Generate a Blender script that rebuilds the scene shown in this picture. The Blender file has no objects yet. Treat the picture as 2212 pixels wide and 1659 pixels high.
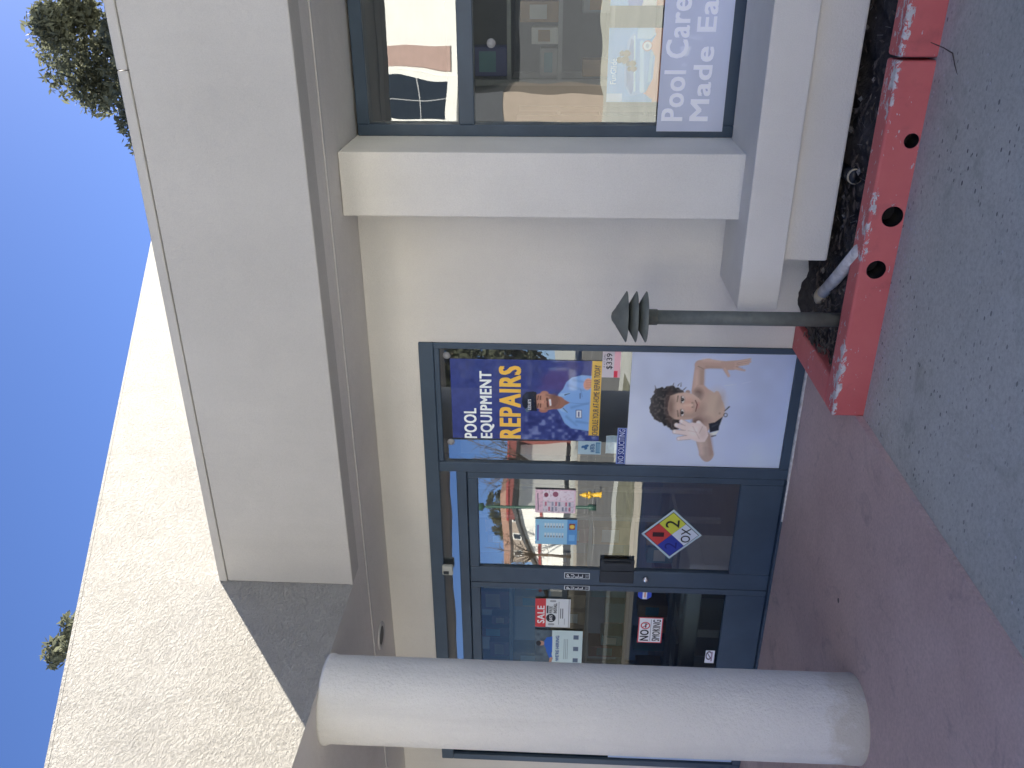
import bpy, bmesh, math, random
import numpy as np
from mathutils import Vector, Matrix
random.seed(7); rng = np.random.default_rng(11)
S = bpy.context.scene
COL = S.collection

# ------------------------------------------------------------------ camera
# world: X along the shop front, Y into the shop, Z up. The photo was stored on its side,
# so the camera is rolled a quarter turn (world up points to the left of the picture).
yaw, pit, rol = [math.radians(a) for a in (26.58, 2.763, 1.122)]
fw = Vector((-math.sin(yaw)*math.cos(pit), math.cos(yaw)*math.cos(pit), math.sin(pit)))
rt = Vector((math.cos(yaw), math.sin(yaw), 0)); upv = rt.cross(fw)
r2 = rt*math.cos(rol) + upv*math.sin(rol); u2 = -rt*math.sin(rol) + upv*math.cos(rol)
cam = bpy.data.cameras.new('camera'); camo = bpy.data.objects.new('camera', cam); COL.objects.link(camo)
cx, cy, cz = -u2, r2, -fw
camo.matrix_world = Matrix(((cx.x, cy.x, cz.x, 0), (cx.y, cy.y, cz.y, 0), (cx.z, cy.z, cz.z, 1.5), (0, 0, 0, 1)))
cam.sensor_fit = 'HORIZONTAL'; cam.sensor_width = 36; cam.lens = 1827/2212*36
cam.clip_start = 0.05; cam.clip_end = 3000
S.camera = camo
# ------------------------------------------------------------------ sky and sun
SUNV = Vector((0.26, 1.0, 0.77)).normalized()          # towards the sun
w = bpy.data.worlds.new('World'); S.world = w; w.use_nodes = True
nt = w.node_tree; bg = nt.nodes['Background']
sky = nt.nodes.new('ShaderNodeTexSky'); sky.sky_type = 'NISHITA'; sky.sun_disc = False
sky.sun_elevation = math.asin(SUNV.z); sky.sun_rotation = math.atan2(SUNV.x, SUNV.y)
sky.air_density = 0.48; sky.dust_density = 0.12; sky.ozone_density = 7.0
wb = nt.nodes.new('ShaderNodeMix'); wb.data_type = 'RGBA'; wb.blend_type = 'MULTIPLY'; wb.inputs[0].default_value = 1; wb.inputs[7].default_value = (0.98, 0.93, 1.0, 1)
nt.links.new(sky.outputs[0], wb.inputs[6]); nt.links.new(wb.outputs[2], bg.inputs[0]); bg.inputs[1].default_value = 0.05
sl = bpy.data.lights.new('sun', 'SUN'); sl.energy = 5.0; sl.angle = math.radians(0.5); sl.color = (1, 0.91, 0.77)
so = bpy.data.objects.new('sun', sl); COL.objects.link(so)
so.rotation_euler = (-SUNV).to_track_quat('-Z', 'Y').to_euler(); so.location = (8, 10, 14)
S.view_settings.view_transform = 'Standard'; S.view_settings.look = 'None'
S.view_settings.gamma = 1; S.view_settings.exposure = 2.36
S.render.engine = 'CYCLES'
S.cycles.max_bounces = 10; S.cycles.diffuse_bounces = 6; S.cycles.glossy_bounces = 6; S.cycles.transparent_max_bounces = 16

# ------------------------------------------------------------------ helpers
def lin(c):
    c = np.asarray(c, float)/255.0
    return np.where(c <= 0.04045, c/12.92, ((c+0.055)/1.055)**2.4)
def L3(*c): return tuple(float(v) for v in lin(c))

def newmat(name):
    m = bpy.data.materials.new(name); m.use_nodes = True
    n = m.node_tree.nodes; b = n['Principled BSDF']
    return m, n, m.node_tree.links, b
def noise(n, l, scale, detail=6, rough=0.6, vec=None, dist=0.0):
    t = n.new('ShaderNodeTexNoise'); t.inputs['Scale'].default_value = scale
    t.inputs['Detail'].default_value = detail; t.inputs['Roughness'].default_value = rough
    t.inputs['Distortion'].default_value = dist
    if vec is None:
        g = n.new('ShaderNodeNewGeometry'); vec = g.outputs['Position']
    l.new(vec, t.inputs['Vector']); return t
def ramp(n, l, src, stops):
    r = n.new('ShaderNodeValToRGB'); e = r.color_ramp.elements
    while len(e) < len(stops): e.new(0.5)
    for k, (p, c) in enumerate(stops):
        e[k].position = p; e[k].color = (c, c, c, 1) if not hasattr(c, '__len__') else (*c, 1)
    l.new(src, r.inputs[0]); return r
def mixc(n, l, fac, a, b):
    m = n.new('ShaderNodeMix'); m.data_type = 'RGBA'
    for s, v in ((0, fac), (6, a), (7, b)):
        if hasattr(v, 'is_output'): l.new(v, m.inputs[s])
        else: m.inputs[s].default_value = v if s == 0 else (*v, 1)
    return m.outputs[2]
def math_(n, l, op, a, b=None, clamp=False):
    m = n.new('ShaderNodeMath'); m.operation = op; m.use_clamp = clamp
    for k, v in enumerate((a, b)):
        if v is None: continue
        if hasattr(v, 'is_output'): l.new(v, m.inputs[k])
        else: m.inputs[k].default_value = v
    return m.outputs[0]
def bump(n, l, b, h, strength, dist, prev=None):
    p = n.new('ShaderNodeBump'); p.inputs['Strength'].default_value = strength; p.inputs['Distance'].default_value = dist
    l.new(h, p.inputs['Height'])
    if prev: l.new(prev, p.inputs['Normal'])
    l.new(p.outputs[0], b.inputs['Normal']); return p.outputs[0]
def simple(name, col, rough=0.6, var=0.12, vscale=6, bscale=0, bdist=0.002, metal=0.0, spec=0.5, coat=0):
    m, n, l, b = newmat(name)
    t = noise(n, l, vscale, 5)
    d = tuple(c*(1-var) for c in col); u = tuple(min(1, c*(1+var)) for c in col)
    r = ramp(n, l, t.outputs[0], [(0.3, d), (0.7, u)])
    l.new(r.outputs[0], b.inputs['Base Color'])
    b.inputs['Roughness'].default_value = rough; b.inputs['Metallic'].default_value = metal
    b.inputs['Specular IOR Level'].default_value = spec; b.inputs['Coat Weight'].default_value = coat
    if bscale:
        t2 = noise(n, l, bscale, 4); bump(n, l, b, t2.outputs[0], 0.6, bdist)
    return m
def sepz(n):
    g = n.new('ShaderNodeNewGeometry'); s = n.new('ShaderNodeSeparateXYZ')
    return g, s

def stucco(name, col, fine=90, dist=0.0035, strength=0.5, var=0.06, spots=False, cloud=0.0):
    m, n, l, b = newmat(name)
    big = noise(n, l, 1.3, 5, 0.6)
    r = ramp(n, l, big.outputs[0], [(0.3, tuple(c*(1-var) for c in col)), (0.7, tuple(min(1, c*(1+var)) for c in col))])
    c = r.outputs[0]
    sm = noise(n, l, 260, 3)
    sp = ramp(n, l, sm.outputs[0], [(0.25, 0.88), (0.6, 1.0)])
    mm = n.new('ShaderNodeMix'); mm.data_type = 'RGBA'; mm.blend_type = 'MULTIPLY'; mm.inputs[0].default_value = 1
    l.new(c, mm.inputs[6]); l.new(sp.outputs[0], mm.inputs[7]); c = mm.outputs[2]
    # faint vertical dirt runs
    g = n.new('ShaderNodeNewGeometry'); mp = n.new('ShaderNodeMapping'); mp.inputs['Scale'].default_value = (7, 7, 0.5)
    l.new(g.outputs['Position'], mp.inputs[0]); dn = noise(n, l, 1.0, 6, 0.65, mp.outputs[0])
    dr = ramp(n, l, dn.outputs[0], [(0.52, 0.0), (0.78, 0.35 if spots else 0.16)])
    c = mixc(n, l, dr.outputs[0], c, tuple(k*0.72 for k in col))
    if spots:
        sz = n.new('ShaderNodeSeparateXYZ'); l.new(g.outputs['Position'], sz.inputs[0])
        zr = n.new('ShaderNodeMapRange'); zr.inputs[1].default_value = 0.42; zr.inputs[2].default_value = 0.02; l.new(sz.outputs[2], zr.inputs[0])
        bn = noise(n, l, 5, 6, 0.7); st_ = ramp(n, l, math_(n, l, 'MULTIPLY', bn.outputs[0], zr.outputs[0]), [(0.30, 0.0), (0.42, 0.55)])
        c = mixc(n, l, st_.outputs[0], c, (0.46, 0.42, 0.34))
    l.new(c, b.inputs['Base Color'])
    b.inputs['Roughness'].default_value = 0.85; b.inputs['Specular IOR Level'].default_value = 0.25
    h1 = noise(n, l, fine, 4, 0.65); p = bump(n, l, b, h1.outputs[0], strength, dist)
    h2 = noise(n, l, 9, 3); bump(n, l, b, h2.outputs[0], 0.35, 0.01, p)
    return m

M = {}
WALLC = (0.70, 0.69, 0.655)
M['stucco'] = stucco('smooth_stucco', WALLC, 110, 0.004, 0.55)
M['fascia'] = stucco('fascia_stucco', (0.49, 0.485, 0.465), 120, 0.003, 0.4)
M['soffit'] = stucco('soffit_stucco', (0.66, 0.645, 0.62), 90, 0.003, 0.4)
M['columnst'] = stucco('column_stucco', (0.68, 0.68, 0.66), 48, 0.012, 0.7, spots=True)

def rough_stucco():
    m, n, l, b = newmat('rough_stucco')
    col = (0.62, 0.61, 0.58)
    big = noise(n, l, 3.2, 8, 0.72, dist=0.3)
    r = ramp(n, l, big.outputs[0], [(0.32, tuple(c*0.86 for c in col)), (0.60, col)])
    sp = noise(n, l, 150, 4, 0.8); spr = ramp(n, l, sp.outputs[0], [(0.35, 0.84), (0.55, 1.0)])
    mm = n.new('ShaderNodeMix'); mm.data_type = 'RGBA'; mm.blend_type = 'MULTIPLY'; mm.inputs[0].default_value = 1
    l.new(r.outputs[0], mm.inputs[6]); l.new(spr.outputs[0], mm.inputs[7])
    l.new(mm.outputs[2], b.inputs['Base Color'])
    b.inputs['Roughness'].default_value = 0.9; b.inputs['Specular IOR Level'].default_value = 0.2
    mp = n.new('ShaderNodeMapping'); mp.inputs['Scale'].default_value = (1, 0.75, 1.3); g = n.new('ShaderNodeNewGeometry'); l.new(g.outputs['Position'], mp.inputs[0])
    a = noise(n, l, 60, 6, 0.70, mp.outputs[0], 0.15)
    ar = ramp(n, l, a.outputs[0], [(0.36, 0.0), (0.50, 0.6), (0.68, 1.0)])
    p = bump(n, l, b, ar.outputs[0], 0.95, 0.022)
    a3 = noise(n, l, 7, 4, 0.6); bump(n, l, b, a3.outputs[0], 0.5, 0.015, p)
    return m
M['rough'] = rough_stucco()

def asphalt():
    m, n, l, b = newmat('sealed_concrete')
    t = noise(n, l, 0.9, 7, 0.65); r = ramp(n, l, t.outputs[0], [(0.3, (0.44, 0.455, 0.42)), (0.7, (0.56, 0.575, 0.54))])
    f = noise(n, l, 70, 5, 0.7); fr = ramp(n, l, f.outputs[0], [(0.3, 0.76), (0.55, 1.0), (0.8, 1.14)])
    mm = n.new('ShaderNodeMix'); mm.data_type = 'RGBA'; mm.blend_type = 'MULTIPLY'; mm.inputs[0].default_value = 1
    l.new(r.outputs[0], mm.inputs[6]); l.new(fr.outputs[0], mm.inputs[7]); c = mm.outputs[2]
    st = noise(n, l, 2.6, 6, 0.7, dist=1.2); sr = ramp(n, l, st.outputs[0], [(0.54, 0.0), (0.72, 0.6)])
    c = mixc(n, l, sr.outputs[0], c, (0.28, 0.285, 0.25))
    g = n.new('ShaderNodeNewGeometry'); mp = n.new('ShaderNodeMapping'); mp.inputs['Scale'].default_value = (34, 52, 1)
    l.new(g.outputs['Position'], mp.inputs[0])
    v = n.new('ShaderNodeTexVoronoi'); v.inputs['Scale'].default_value = 1.0; v.inputs['Randomness'].default_value = 1
    l.new(mp.outputs[0], v.inputs['Vector'])
    sel = n.new('ShaderNodeSeparateXYZ'); l.new(v.outputs['Color'], sel.inputs[0])
    gate = math_(n, l, 'GREATER_THAN', sel.outputs[0], 0.58)
    dens = noise(n, l, 1.7, 3); gd = ramp(n, l, dens.outputs[0], [(0.42, 0.25), (0.6, 1.0)])
    thr = math_(n, l, 'MULTIPLY', sel.outputs[1], 0.36)
    hole = math_(n, l, 'LESS_THAN', v.outputs['Distance'], thr)
    pit = math_(n, l, 'MULTIPLY', math_(n, l, 'MULTIPLY', hole, gate), gd.outputs[0])
    c = mixc(n, l, pit, c, (0.11, 0.113, 0.12))
    # pale paint flecks
    v2 = n.new('ShaderNodeTexVoronoi'); v2.inputs['Scale'].default_value = 55; l.new(g.outputs['Position'], v2.inputs['Vector'])
    s2 = n.new('ShaderNodeSeparateXYZ'); l.new(v2.outputs['Color'], s2.inputs[0])
    sy = n.new('ShaderNodeSeparateXYZ'); l.new(g.outputs['Position'], sy.inputs[0])
    ky = n.new('ShaderNodeMapRange'); ky.inputs[1].default_value = 3.35; ky.inputs[2].default_value = 3.78; ky.inputs[3].default_value = 0; ky.inputs[4].default_value = 0.55
    l.new(sy.outputs[1], ky.inputs[0])
    kx = n.new('ShaderNodeMapRange'); kx.inputs[1].default_value = -0.9; kx.inputs[2].default_value = -1.4; kx.inputs[3].default_value = 0; kx.inputs[4].default_value = 1
    l.new(sy.outputs[0], kx.inputs[0])
    amt = math_(n, l, 'ADD', math_(n, l, 'MULTIPLY', ky.outputs[0], kx.outputs[0]), 0.012)
    fl = math_(n, l, 'MULTIPLY', math_(n, l, 'LESS_THAN', s2.outputs[0], amt), math_(n, l, 'LESS_THAN', v2.outputs['Distance'], 0.33))
    c = mixc(n, l, fl, c, (0.52, 0.54, 0.56))
    l.new(c, b.inputs['Base Color']); b.inputs['Roughness'].default_value = 0.75; b.inputs['Specular IOR Level'].default_value = 0.4
    hh = math_(n, l, 'SUBTRACT', f.outputs[0], pit)
    bump(n, l, b, hh, 0.4, 0.004)
    return m
M['asphalt'] = asphalt()

def redpave():
    m, n, l, b = newmat('red_tinted_concrete')
    t = noise(n, l, 1.1, 7, 0.65); r = ramp(n, l, t.outputs[0], [(0.28, (0.46, 0.34, 0.315)), (0.72, (0.64, 0.50, 0.46))])
    f = noise(n, l, 60, 4, 0.7); fr = ramp(n, l, f.outputs[0], [(0.3, 0.85), (0.7, 1.1)])
    mm = n.new('ShaderNodeMix'); mm.data_type = 'RGBA'; mm.blend_type = 'MULTIPLY'; mm.inputs[0].default_value = 1
    l.new(r.outputs[0], mm.inputs[6]); l.new(fr.outputs[0], mm.inputs[7]); c = mm.outputs[2]
    st = noise(n, l, 3.2, 5, 0.7, dist=1.5); sr = ramp(n, l, st.outputs[0], [(0.55, 0.0), (0.75, 0.5)])
    c = mixc(n, l, sr.outputs[0], c, (0.17, 0.145, 0.15))
    g = n.new('ShaderNodeNewGeometry'); mp = n.new('ShaderNodeMapping'); mp.inputs['Scale'].default_value = (5, 5, 1)
    l.new(g.outputs['Position'], mp.inputs[0])
    v = n.new('ShaderNodeTexVoronoi'); v.inputs['Scale'].default_value = 1.0; l.new(mp.outputs[0], v.inputs['Vector'])
    se = n.new('ShaderNodeSeparateXYZ'); l.new(v.outputs['Color'], se.inputs[0])
    gum = math_(n, l, 'MULTIPLY', math_(n, l, 'LESS_THAN', v.outputs['Distance'], math_(n, l, 'MULTIPLY', se.outputs[1], 0.11)), math_(n, l, 'GREATER_THAN', se.outputs[0], 0.82))
    c = mixc(n, l, gum, c, (0.10, 0.085, 0.085))
    mp2 = n.new('ShaderNodeMapping'); mp2.inputs['Scale'].default_value = (60, 18, 1); mp2.inputs['Rotation'].default_value = (0, 0, 0.5); l.new(g.outputs['Position'], mp2.inputs[0])
    sc = noise(n, l, 1.0, 3, 0.6, mp2.outputs[0]); pa = noise(n, l, 2.0, 3)
    scr = ramp(n, l, sc.outputs[0], [(0.66, 0.0), (0.72, 1.0)]); par = ramp(n, l, pa.outputs[0], [(0.48, 0.0), (0.62, 0.7)])
    c = mixc(n, l, math_(n, l, 'MULTIPLY', scr.outputs[0], par.outputs[0]), c, (0.52, 0.46, 0.47))
    l.new(c, b.inputs['Base Color']); b.inputs['Roughness'].default_value = 0.62; b.inputs['Specular IOR Level'].default_value = 0.45
    bump(n, l, b, f.outputs[0], 0.3, 0.003)
    return m
M['redpave'] = redpave()

def kerbpaint():
    m, n, l, b = newmat('red_kerb_paint')
    g = n.new('ShaderNodeNewGeometry'); s = n.new('ShaderNodeSeparateXYZ'); l.new(g.outputs['Position'], s.inputs[0])
    t = noise(n, l, 3, 5); r = ramp(n, l, t.outputs[0], [(0.3, (0.54, 0.115, 0.115)), (0.7, (0.62, 0.155, 0.15))])
    c = r.outputs[0]
    # worn away along the arris: wear has its own ragged shape
    ez = n.new('ShaderNodeMapRange'); ez.inputs[1].default_value = 0.062; ez.inputs[2].default_value = 0.098; l.new(s.outputs[2], ez.inputs[0])
    mp = n.new('ShaderNodeMapping'); mp.inputs['Scale'].default_value = (17, 30, 30); l.new(g.outputs['Position'], mp.inputs[0])
    ch = noise(n, l, 1.0, 6, 0.72, mp.outputs[0], 0.4)
    lo = noise(n, l, 2.4, 3)
    yf = n.new('ShaderNodeMapRange'); yf.inputs[1].default_value = 3.80; yf.inputs[2].default_value = 3.87; yf.inputs[3].default_value = 1.0; yf.inputs[4].default_value = 0.40; l.new(s.outputs[1], yf.inputs[0])
    lo_ = ramp(n, l, lo.outputs[0], [(0.35, 0.02), (0.65, 0.30)])
    amt = math_(n, l, 'MULTIPLY', math_(n, l, 'MULTIPLY', ez.outputs[0], yf.outputs[0]), lo_.outputs[0])
    sc = math_(n, l, 'ADD', ch.outputs[0], amt)
    chip = ramp(n, l, sc, [(0.655, 0.0), (0.67, 1.0)])
    gc = noise(n, l, 40, 4); gr = ramp(n, l, gc.outputs[0], [(0.3, (0.42, 0.42, 0.43)), (0.7, (0.68, 0.67, 0.68))])
    c = mixc(n, l, chip.outputs[0], c, gr.outputs[0])
    di = noise(n, l, 8, 6, 0.7); dr = ramp(n, l, di.outputs[0], [(0.55, 0.0), (0.8, 0.4)])
    c = mixc(n, l, dr.outputs[0], c, (0.16, 0.06, 0.06))
    l.new(c, b.inputs['Base Color']); b.inputs['Roughness'].default_value = 0.6
    bump(n, l, b, math_(n, l, 'SUBTRACT', math_(n, l, 'MULTIPLY', gc.outputs[0], 0.3), chip.outputs[0]), 0.5, 0.003)
    return m
M['kerb'] = kerbpaint()
M['frame'] = simple('dark_anodised_metal', (0.045, 0.075, 0.115), 0.42, 0.15, 4, spec=0.5)
M['frame2'] = simple('black_lock_plate', (0.017, 0.022, 0.028), 0.5, 0.15, 8)
M['bollard'] = simple('olive_grey_metal', (0.125, 0.14, 0.128), 0.55, 0.25, 14, 120, 0.001)
M['white'] = simple('white_vinyl', (0.72, 0.74, 0.76), 0.55, 0.03, 5)
M['black'] = simple('black_ink', (0.012, 0.013, 0.018), 0.6, 0.02)
M['plastic_black'] = simple('black_pipe', (0.012, 0.013, 0.016), 0.4, 0.1)
M['pvc'] = simple('weathered_pvc', (0.55, 0.55, 0.56), 0.5, 0.3, 18)
M['pvc_tan'] = simple('tan_coupling', (0.42, 0.36, 0.26), 0.6, 0.15, 18)
M['caulk'] = simple('white_caulk', (0.60, 0.61, 0.60), 0.7, 0.3, 30, 60, 0.003)
M['strip'] = simple('soffit_strip', (0.50, 0.50, 0.50), 0.6, 0.05)
M['cream_plastic'] = simple('cream_plastic', (0.50, 0.52, 0.48), 0.5, 0.05)
M['chrome'] = simple('worn_chrome', (0.6, 0.6, 0.62), 0.25, 0.1, metal=1.0)
M['soil'] = simple('dark_soil', (0.045, 0.040, 0.040), 0.95, 0.5, 25, 70, 0.012)
M['leaf_litter'] = simple('dry_leaf_litter', (0.085, 0.07, 0.06), 0.9, 0.5, 40)
M['pebble'] = simple('grey_pebble', (0.17, 0.165, 0.16), 0.9, 0.3, 30)
M['cardboard'] = simple('cardboard', (0.36, 0.25, 0.16), 0.8, 0.1)
M['boxwhite'] = simple('white_carton', (0.6, 0.6, 0.58), 0.6, 0.05)
M['boxblue'] = simple('blue_carton', (0.06, 0.075, 0.22), 0.5, 0.05)
M['boxteal'] = simple('teal_carton', (0.10, 0.24, 0.30), 0.5, 0.05)
M['boxdark'] = simple('maroon_carton', (0.14, 0.04, 0.06), 0.5, 0.05)
M['steel'] = simple('grey_shelf_metal', (0.28, 0.29, 0.30), 0.5, 0.05)
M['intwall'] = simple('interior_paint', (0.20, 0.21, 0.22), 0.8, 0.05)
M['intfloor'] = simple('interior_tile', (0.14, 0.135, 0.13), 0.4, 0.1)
M['roofing'] = simple('grey_roofing', (0.16, 0.16, 0.165), 0.9, 0.2, 5, 60, 0.004)

def glass(name, refl, tint, wav=0.0):
    m = bpy.data.materials.new(name); m.use_nodes = True
    n, l = m.node_tree.nodes, m.node_tree.links
    n.remove(n['Principled BSDF'])
    tr = n.new('ShaderNodeBsdfTransparent'); tr.inputs[0].default_value = (*tint, 1)
    gl = n.new('ShaderNodeBsdfGlossy'); gl.inputs['Roughness'].default_value = 0.0; gl.inputs[0].default_value = (0.92, 0.97, 1, 1)
    lw = n.new('ShaderNodeFresnel'); lw.inputs[0].default_value = 1.5
    mr = n.new('ShaderNodeMapRange'); mr.inputs[1].default_value = 0.04; mr.inputs[2].default_value = 1; mr.inputs[3].default_value = refl; mr.inputs[4].default_value = 1 if refl else 0
    l.new(lw.outputs[0], mr.inputs[0])
    mx = n.new('ShaderNodeMixShader'); l.new(mr.outputs[0], mx.inputs[0]); l.new(tr.outputs[0], mx.inputs[1]); l.new(gl.outputs[0], mx.inputs[2])
    if wav:
        t = noise(n, l, 2.2, 1, 0.4); p = n.new('ShaderNodeBump'); p.inputs['Strength'].default_value = 1; p.inputs['Distance'].default_value = wav
        l.new(t.outputs[0], p.inputs['Height']); l.new(p.outputs[0], gl.inputs['Normal'])
    l.new(mx.outputs[0], n['Material Output'].inputs['Surface'])
    return m
M['glass_refl'] = glass('reflective_glass', 0.20, (0.97, 0.99, 1.0), 0.0012)
M['glass_win'] = glass('window_glass', 0.20, (0.90, 0.94, 0.95), 0.0025)
M['glass_clear'] = glass('clear_glass', 0.03, (0.55, 0.64, 0.70))
M['glass_body'] = glass('glass_body', 0.0, (0.97, 0.985, 0.98))

def tag(o, label=None, cat=None, group=None, kind=None):
    for k, v in (('label', label), ('category', cat), ('group', group), ('kind', kind)):
        if v: o[k] = v
    return o
def par(o, p):
    if p is not None:
        o.parent = p; o.matrix_parent_inverse = Matrix.Translation(-p.matrix_basis.translation) if p.type == 'EMPTY' else Matrix.Identity(4)
    return o
def empty(name, loc=(0, 0, 0), **kw):
    e = bpy.data.objects.new(name, None); COL.objects.link(e); e.location = loc; e.empty_display_size = 0.1
    e.matrix_basis = Matrix.Translation(loc); return tag(e, **kw)
def mesh_obj(name, verts, faces, mat, parent=None, smooth=False, **kw):
    me = bpy.data.meshes.new(name); me.from_pydata([tuple(v) for v in verts], [], faces); me.update()
    if mat: me.materials.append(mat)
    if smooth:
        for p in me.polygons: p.use_smooth = True
    o = bpy.data.objects.new(name, me); COL.objects.link(o)
    return tag(par(o, parent), **kw)
def bm_obj(name, bm, mat, parent=None, smooth=False, **kw):
    me = bpy.data.meshes.new(name); bm.to_mesh(me); bm.free()
    if mat: me.materials.append(mat)
    if smooth:
        for p in me.polygons: p.use_smooth = True
    o = bpy.data.objects.new(name, me); COL.objects.link(o)
    return tag(par(o, parent), **kw)
def addbox(bm, x0, x1, y0, y1, z0, z1, bev=0.0, seg=1):
    r = bmesh.ops.create_cube(bm, size=1)
    for v in r['verts']:
        v.co = Vector(((x0+x1)/2 + v.co.x*(x1-x0), (y0+y1)/2 + v.co.y*(y1-y0), (z0+z1)/2 + v.co.z*(z1-z0)))
    if bev:
        es = list({e for v in r['verts'] for e in v.link_edges})
        bmesh.ops.bevel(bm, geom=es, offset=bev, segments=seg, affect='EDGES', profile=0.5)
def box(name, x0, x1, y0, y1, z0, z1, mat, parent=None, bev=0.0, seg=1, **kw):
    bm = bmesh.new(); addbox(bm, x0, x1, y0, y1, z0, z1, bev, seg)
    return bm_obj(name, bm, mat, parent, **kw)
def lathe(name, prof, c, mat, parent=None, seg=48, smooth=True, axis='z', cap=True, **kw):
    vs, fs = [], []
    for r, h in prof:
        for k in range(seg):
            a = 2*math.pi*k/seg
            vs.append((c[0]+r*math.cos(a), c[1]+r*math.sin(a), c[2]+h) if axis == 'z' else (c[0]+r*math.cos(a), c[1]+h, c[2]+r*math.sin(a)))
    for i in range(len(prof)-1):
        for k in range(seg):
            k2 = (k+1) % seg; q = (i*seg+k, i*seg+k2, (i+1)*seg+k2, (i+1)*seg+k)
            fs.append(q if axis == 'z' else q[::-1])
    if cap:
        fs.append(tuple(range(seg))[::-1] if axis == 'z' else tuple(range(seg)))
        t = tuple(range((len(prof)-1)*seg, len(prof)*seg)); fs.append(t if axis == 'z' else t[::-1])
    o = mesh_obj(name, vs, fs, mat, parent, smooth, **kw)
    if smooth and cap:
        o.data.polygons[-1].use_smooth = False; o.data.polygons[-2].use_smooth = False
    return o
def tube(name, pts, rad, mat, parent=None, seg=16, **kw):
    pts = [Vector(p) for p in pts]; vs, fs = [], []
    rads = rad if hasattr(rad, '__len__') else [rad]*len(pts)
    for i, p in enumerate(pts):
        d = (pts[min(i+1, len(pts)-1)]-pts[max(i-1, 0)]).normalized()
        a = d.orthogonal().normalized() if i == 0 else (a - d*a.dot(d)).normalized()
        b = d.cross(a)
        for k in range(seg):
            t = 2*math.pi*k/seg; vs.append(p + (a*math.cos(t)+b*math.sin(t))*rads[i])
    for i in range(len(pts)-1):
        for k in range(seg):
            k2 = (k+1) % seg; fs.append((i*seg+k, i*seg+k2, (i+1)*seg+k2, (i+1)*seg+k))
    fs.append(tuple(range(seg))[::-1]); fs.append(tuple(range((len(pts)-1)*seg, len(pts)*seg)))
    return mesh_obj(name, vs, fs, mat, parent, True, **kw)

#================================================================== SETTING
AZ = -0.05      # level of the drive in front of the kerb
def sheet(name, pts, z, mat, kind='structure', **kw):
    return mesh_obj(name, [(x, y, z) for x, y in pts], [tuple(range(len(pts)))], mat, kind=kind, **kw)
R_ = 400
sheet('ground', [(-R_, -R_), (R_, -R_), (R_, R_), (-R_, R_)], AZ, M['asphalt'])
# tinted entrance walk: falls gently from the threshold to the drive
ys = [(4.70, 0.0), (4.55, -0.001), (4.2, -0.008), (3.5, -0.016), (3.05, -0.022), (2.0, -0.038), (1.2, -0.046), (-2.6, -0.046)]
vs = []; fs = []
for i, (y, z) in enumerate(ys):
    vs += [(-12, y, z), (-2.04, y, z), (-2.04, y, z-0.08)]
    if i: fs += [(3*i, 3*i+1, 3*i-2, 3*i-3), (3*i+1, 3*i+2, 3*i-1, 3*i-2)]
mesh_obj('walkway', vs, fs, M['redpave'], kind='structure')

# kerbs round the planting bed
def kerb_piece(name, x0, x1, y0, y1, holes=()):
    bm = bmesh.new(); addbox(bm, x0, x1, y0, y1, -0.12, 0.105, 0.012, 3)
    o = bm_obj(name, bm, M['kerb'], kind='structure')
    if holes:
        for k, (hx, hz, hr) in enumerate(holes):
            b2 = bmesh.new()
            bmesh.ops.create_cone(b2, cap_ends=True, segments=32, radius1=hr, radius2=hr, depth=0.24, matrix=Matrix.Translation((hx, y0+0.06, hz)) @ Matrix.Rotation(math.pi/2, 4, 'X'))
            c = bm_obj('cut', b2, None)
            md = o.modifiers.new('b', 'BOOLEAN'); md.object = c; md.operation = 'DIFFERENCE'; md.solver = 'EXACT'
        dg = bpy.context.evaluated_depsgraph_get(); dg.update()
        me = bpy.data.meshes.new_from_object(o.evaluated_get(dg)); o.modifiers.clear(); o.data = me
        for c in [c for c in bpy.data.objects if c.name.startswith('cut')]:
            bpy.data.objects.remove(c)
    return o
HOLES = [(-1.274, 0.0273, 0.044), (-1.026, 0.002, 0.047), (-0.695, -0.014, 0.032)]
kb = kerb_piece('kerb', -2.04, -0.372, 3.79, 3.925, HOLES)
kerb_piece('kerb', -0.360, 1.9, 3.79, 3.925); kerb_piece('kerb', 1.912, 5.2, 3.79, 3.925)
kerb_piece('kerb', -2.04, -1.875, 3.927, 4.612)
for hx, hz, hr in HOLES:
    lathe('drain_pipe', [(hr*0.985, 0.003), (hr*0.985, 0.12), (hr*0.88, 0.12), (hr*0.88, 0.003)], (hx, 3.79, hz), M['plastic_black'], kb, 28, axis='y', cap=False)
    lathe('pipe_plug', [(hr*0.87, 0.10), (hr*0.86, 0.118)], (hx, 3.79, hz), M['plastic_black'], kb, 28, axis='y')

# planting bed soil
nx, ny = 110, 18; vs = []; fs = []
for j in range(ny+1):
    for i in range(nx+1):
        x = -1.88 + (5.2+1.88)*(i/nx)**1.5; y = 3.92 + 0.71*j/ny
        z = 0.035 + 0.05*j/ny + 0.016*math.sin(x*9+y*5)+0.014*math.sin(x*23-y*17)+random.uniform(-.009, .009)
        vs.append((x, y, z))
for j in range(ny):
    for i in range(nx):
        a = j*(nx+1)+i; fs.append((a, a+1, a+nx+2, a+nx+1))
mesh_obj('planting_bed', vs, fs, M['soil'], smooth=True, kind='structure')

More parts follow.
